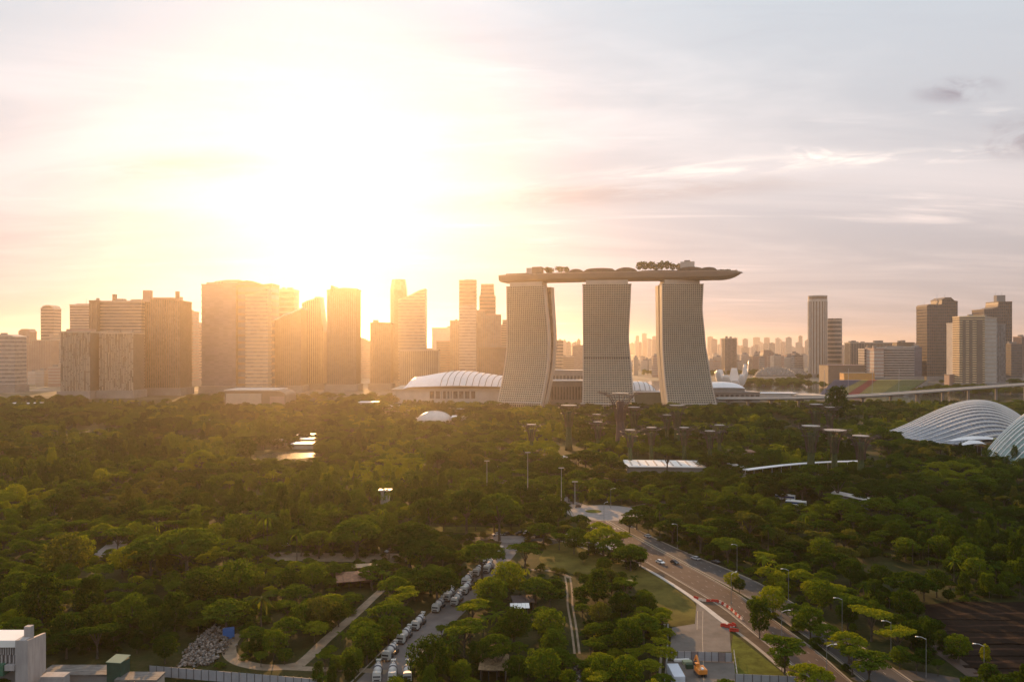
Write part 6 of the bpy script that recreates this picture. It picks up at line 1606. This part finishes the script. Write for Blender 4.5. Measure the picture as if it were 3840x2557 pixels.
# the nearest few hundred are things of their own, the rest one wood
def size_px(t):
    x, d, W, H = t[:4]; px = CX+x*F/d
    if not (-W*F/d*.4 < px < 3840+W*F/d*.4) or HY+(CAMZ-H)*F/d > 2557: return 0
    return W*H/(d*d)
order = sorted(range(len(TREES)), key=lambda i: -(size_px(TREES[i]) + (10 if TREES[i][8] else 0)))
LIMIT = 300
IND = [i for i in order[:LIMIT] if size_px(TREES[i]) > 0 or TREES[i][8]]
indset = set(IND)
LANDM = [('the concrete vent building',G(100,2540)),('the rubble heap',G(770,2420)),('the blue bin',G(857,2390)),('the dirt path loop',G(980,2495)),('the dirt path bend',G(1290,2340)),('the rusty shed',G(1330,2205)),('the mixer truck queue',(-30,262)),('the far mixer trucks',(-8,340)),
    ('the white roofed shelter',G(1950,2310)),('the thatched shed',G(1850,2540)),('the twin rut track',G(2150,2330)),('the straw coloured hut',G(2348,2205)),('the dry field',G(2240,2080)),('the concrete pad',G(2600,2420)),('the red barriers',G(2745,2330)),('the brown carriageway',G(2950,2400)),('the grey carriageway',G(2650,2110)),
    ('the soil terraces',G(3600,2330)),('the ramp at lower right',G(3560,2460)),('the bottom slip road',G(3400,2545)),('the roundabout',RC),('the white coaches',G(2985,1885)),('the paved car park',G(420,2050)),('the lawn',G(1800,1990)),('the three shaded cars',G(1625,2073)),('the grey ramp shed',(X(3195,455),455)),('the left picture edge',(-190,320)),('the right picture edge',(215,330)),('the bare plot',G(1200,2090)),('the long hoarding',G(900,2545)),('the median trees',(87,265))]
ORD = ['closest to','second from','third from','fourth from','fifth from','sixth from','seventh from','eighth from','ninth from','tenth from','eleventh from','twelfth from']
lab = {}; buck = {}
for i in IND:
    x, d, W, H, k, v, t, rz, lb = TREES[i]
    if lb: lab[i] = lb; continue
    nm, p = min(LANDM, key=lambda l: (l[1][0]-x)**2+(l[1][1]-d)**2)
    buck.setdefault((t, k, nm), []).append(((p[0]-x)**2+(p[1]-d)**2, i))
for (t, k, nm), L_ in buck.items():
    L_.sort()
    for j, (_, i) in enumerate(L_):
        w_ = KINDS[k][1] + (' ' if k in ('palm','shrub') else ' tree ' )
        lab[i] = t + ' ' + w_.strip() + ', ' + ORD[min(j,11)] + ' ' + nm + ((' among its kind') if len(L_) > 1 else '')
for i in IND:
    x, d, W, H, k, v, t, rz, lb = TREES[i]
    c, tr, cm, tm = PROTO[k][v]
    r = empty(KINDS[k][0], (x,d,0), rz, lab[i], 'tree' if k != 'palm' else 'palm', 'trees of the near park')
    r.scale = (W/10, W/10, H/10)
    a = bpy.data.objects.new('crown' if k != 'palm' else 'fronds', cm); col.objects.link(a); a.parent = r
    a.material_slots[0].link = 'OBJECT'; a.material_slots[0].material = LEAF[t]
    b = bpy.data.objects.new('trunk', tm); col.objects.link(b); b.parent = r

def wood(name, label, items, protos):
    pc = bpy.data.collections.new(name+'_kinds'); idx = {}
    for n_, (k, v, t) in enumerate(sorted({(s[4],s[5],s[6]) for s in items})):
        c, tr = protos[k][v][:2]; b = MB(); b._j(c); nl = len(b.f); b._j(tr); b.m = [0]*nl+[1]*(len(b.f)-nl)
        o = bpy.data.objects.new('%s_%03d' % (name, n_), b.mesh(name, [LEAF[t], M_BARK])); pc.objects.link(o); idx[(k,v,t)] = n_
    me = bpy.data.meshes.new(name); me.from_pydata([(s[0],s[1],0) for s in items], [], [])
    me.attributes.new('kind_index','INT','POINT').data.foreach_set('value', [idx[(s[4],s[5],s[6])] for s in items])
    me.attributes.new('turn','FLOAT_VECTOR','POINT').data.foreach_set('vector', [v for s in items for v in (0,0,s[7])])
    me.attributes.new('size','FLOAT_VECTOR','POINT').data.foreach_set('vector', [v for s in items for v in (s[2]/10,s[2]/10,s[3]/10)])
    o = bpy.data.objects.new(name, me); col.objects.link(o); tag(o, label, None, None, 'stuff')
    ng = bpy.data.node_groups.new(name, 'GeometryNodeTree')
    ng.interface.new_socket('Geometry', in_out='INPUT', socket_type='NodeSocketGeometry'); ng.interface.new_socket('Geometry', in_out='OUTPUT', socket_type='NodeSocketGeometry')
    gi, go = ng.nodes.new('NodeGroupInput'), ng.nodes.new('NodeGroupOutput'); ip = ng.nodes.new('GeometryNodeInstanceOnPoints'); ci = ng.nodes.new('GeometryNodeCollectionInfo')
    ci.inputs['Collection'].default_value = pc; ci.inputs['Separate Children'].default_value = True; ci.inputs['Reset Children'].default_value = True
    ip.inputs['Pick Instance'].default_value = True
    def attr(nm, ty, sock):
        a = ng.nodes.new('GeometryNodeInputNamedAttribute'); a.data_type = ty; a.inputs['Name'].default_value = nm
        ng.links.new([s for s in a.outputs if s.enabled][0], ip.inputs[sock])
    attr('kind_index','INT','Instance Index'); attr('size','FLOAT_VECTOR','Scale')
    a = ng.nodes.new('GeometryNodeInputNamedAttribute'); a.data_type = 'FLOAT_VECTOR'; a.inputs['Name'].default_value = 'turn'
    e2 = ng.nodes.new('FunctionNodeEulerToRotation'); ng.links.new([s for s in a.outputs if s.enabled][0], e2.inputs[0]); ng.links.new(e2.outputs[0], ip.inputs['Rotation'])
    ng.links.new(gi.outputs[0], ip.inputs['Points']); ng.links.new(ci.outputs[0], ip.inputs['Instance']); ng.links.new(ip.outputs[0], go.inputs[0])
    md = o.modifiers.new('scatter', 'NODES'); md.node_group = ng
    return o
wood('woodland', 'dense park woodland stretching from the near trees to the city', [TREES[i] for i in range(len(TREES)) if i not in indset], PROTO)
# undergrowth: bushes that close the gaps between the trees
SH = []
d = 208.0
while d < 620:
    step = 3.6 + d*.008; x = -(.66*d+20)
    while x < .66*d+20:
        xx, dd = x+q.uniform(-2,2), d+q.uniform(-2,2); x += step
        if mnoise.noise(Vector((xx*.03,dd*.03,1.7))) < -.12 or not free(xx,dd): continue
        W = q.uniform(2.4,5.5); H = W*q.uniform(.5,.9)
        if hides(xx, dd, W, H, 0.0): continue
        SH.append((xx,dd,W,H,'shrub',q.randrange(3),zone_tint(xx,dd),q.uniform(0,6.28)))
    d += step*.9
wood('undergrowth', 'low bushes and creepers covering the ground under the trees', SH, PROTO)
print('shrubs', len(SH))
# trees on the roof deck
for px, h, kind, lb in [(2040,11,'palm','left'),(2050,12,'round','left'),(2058,11,'palm','left'),(2064,10,'round','left'),(2086,11,'palm','left'),(2094,12,'palm','left'),(2101,11,'round','left'),(2109,12,'palm','left'),(2117,12,'palm','left'),(2124,10,'round','left'),(2131,9,'palm','left')] + \
        [(2398+i*10.5,(16,17,15,13,16,17,13,16,17,16,17,16,13,12,13)[i],('round','palm')[i % 2],'right') for i in range(15)]:
    p, _ = DECK(px, rnd.uniform(-6,6)); i = rnd.randrange(2); W = rnd.uniform(9.5,13); h *= 1.15
    r = empty('deck_tree', (p.x,p.y,204.9), rnd.uniform(0,6), ('small tree of the left cluster on the roof deck over the first tower' if lb == 'left' else 'tree of the right cluster on the roof deck beside the grey lift core'), 'tree', 'trees on the roof deck, left cluster' if lb == 'left' else 'trees on the roof deck, right cluster')
    r.scale = (W/10,W/10,h/10); c, tr, cm, tm = PROTO[kind][i]
    a = bpy.data.objects.new('crown', cm); col.objects.link(a); a.parent = r; a.material_slots[0].link = 'OBJECT'; a.material_slots[0].material = LEAF['dark green']
    b = bpy.data.objects.new('trunk', tm); col.objects.link(b); b.parent = r
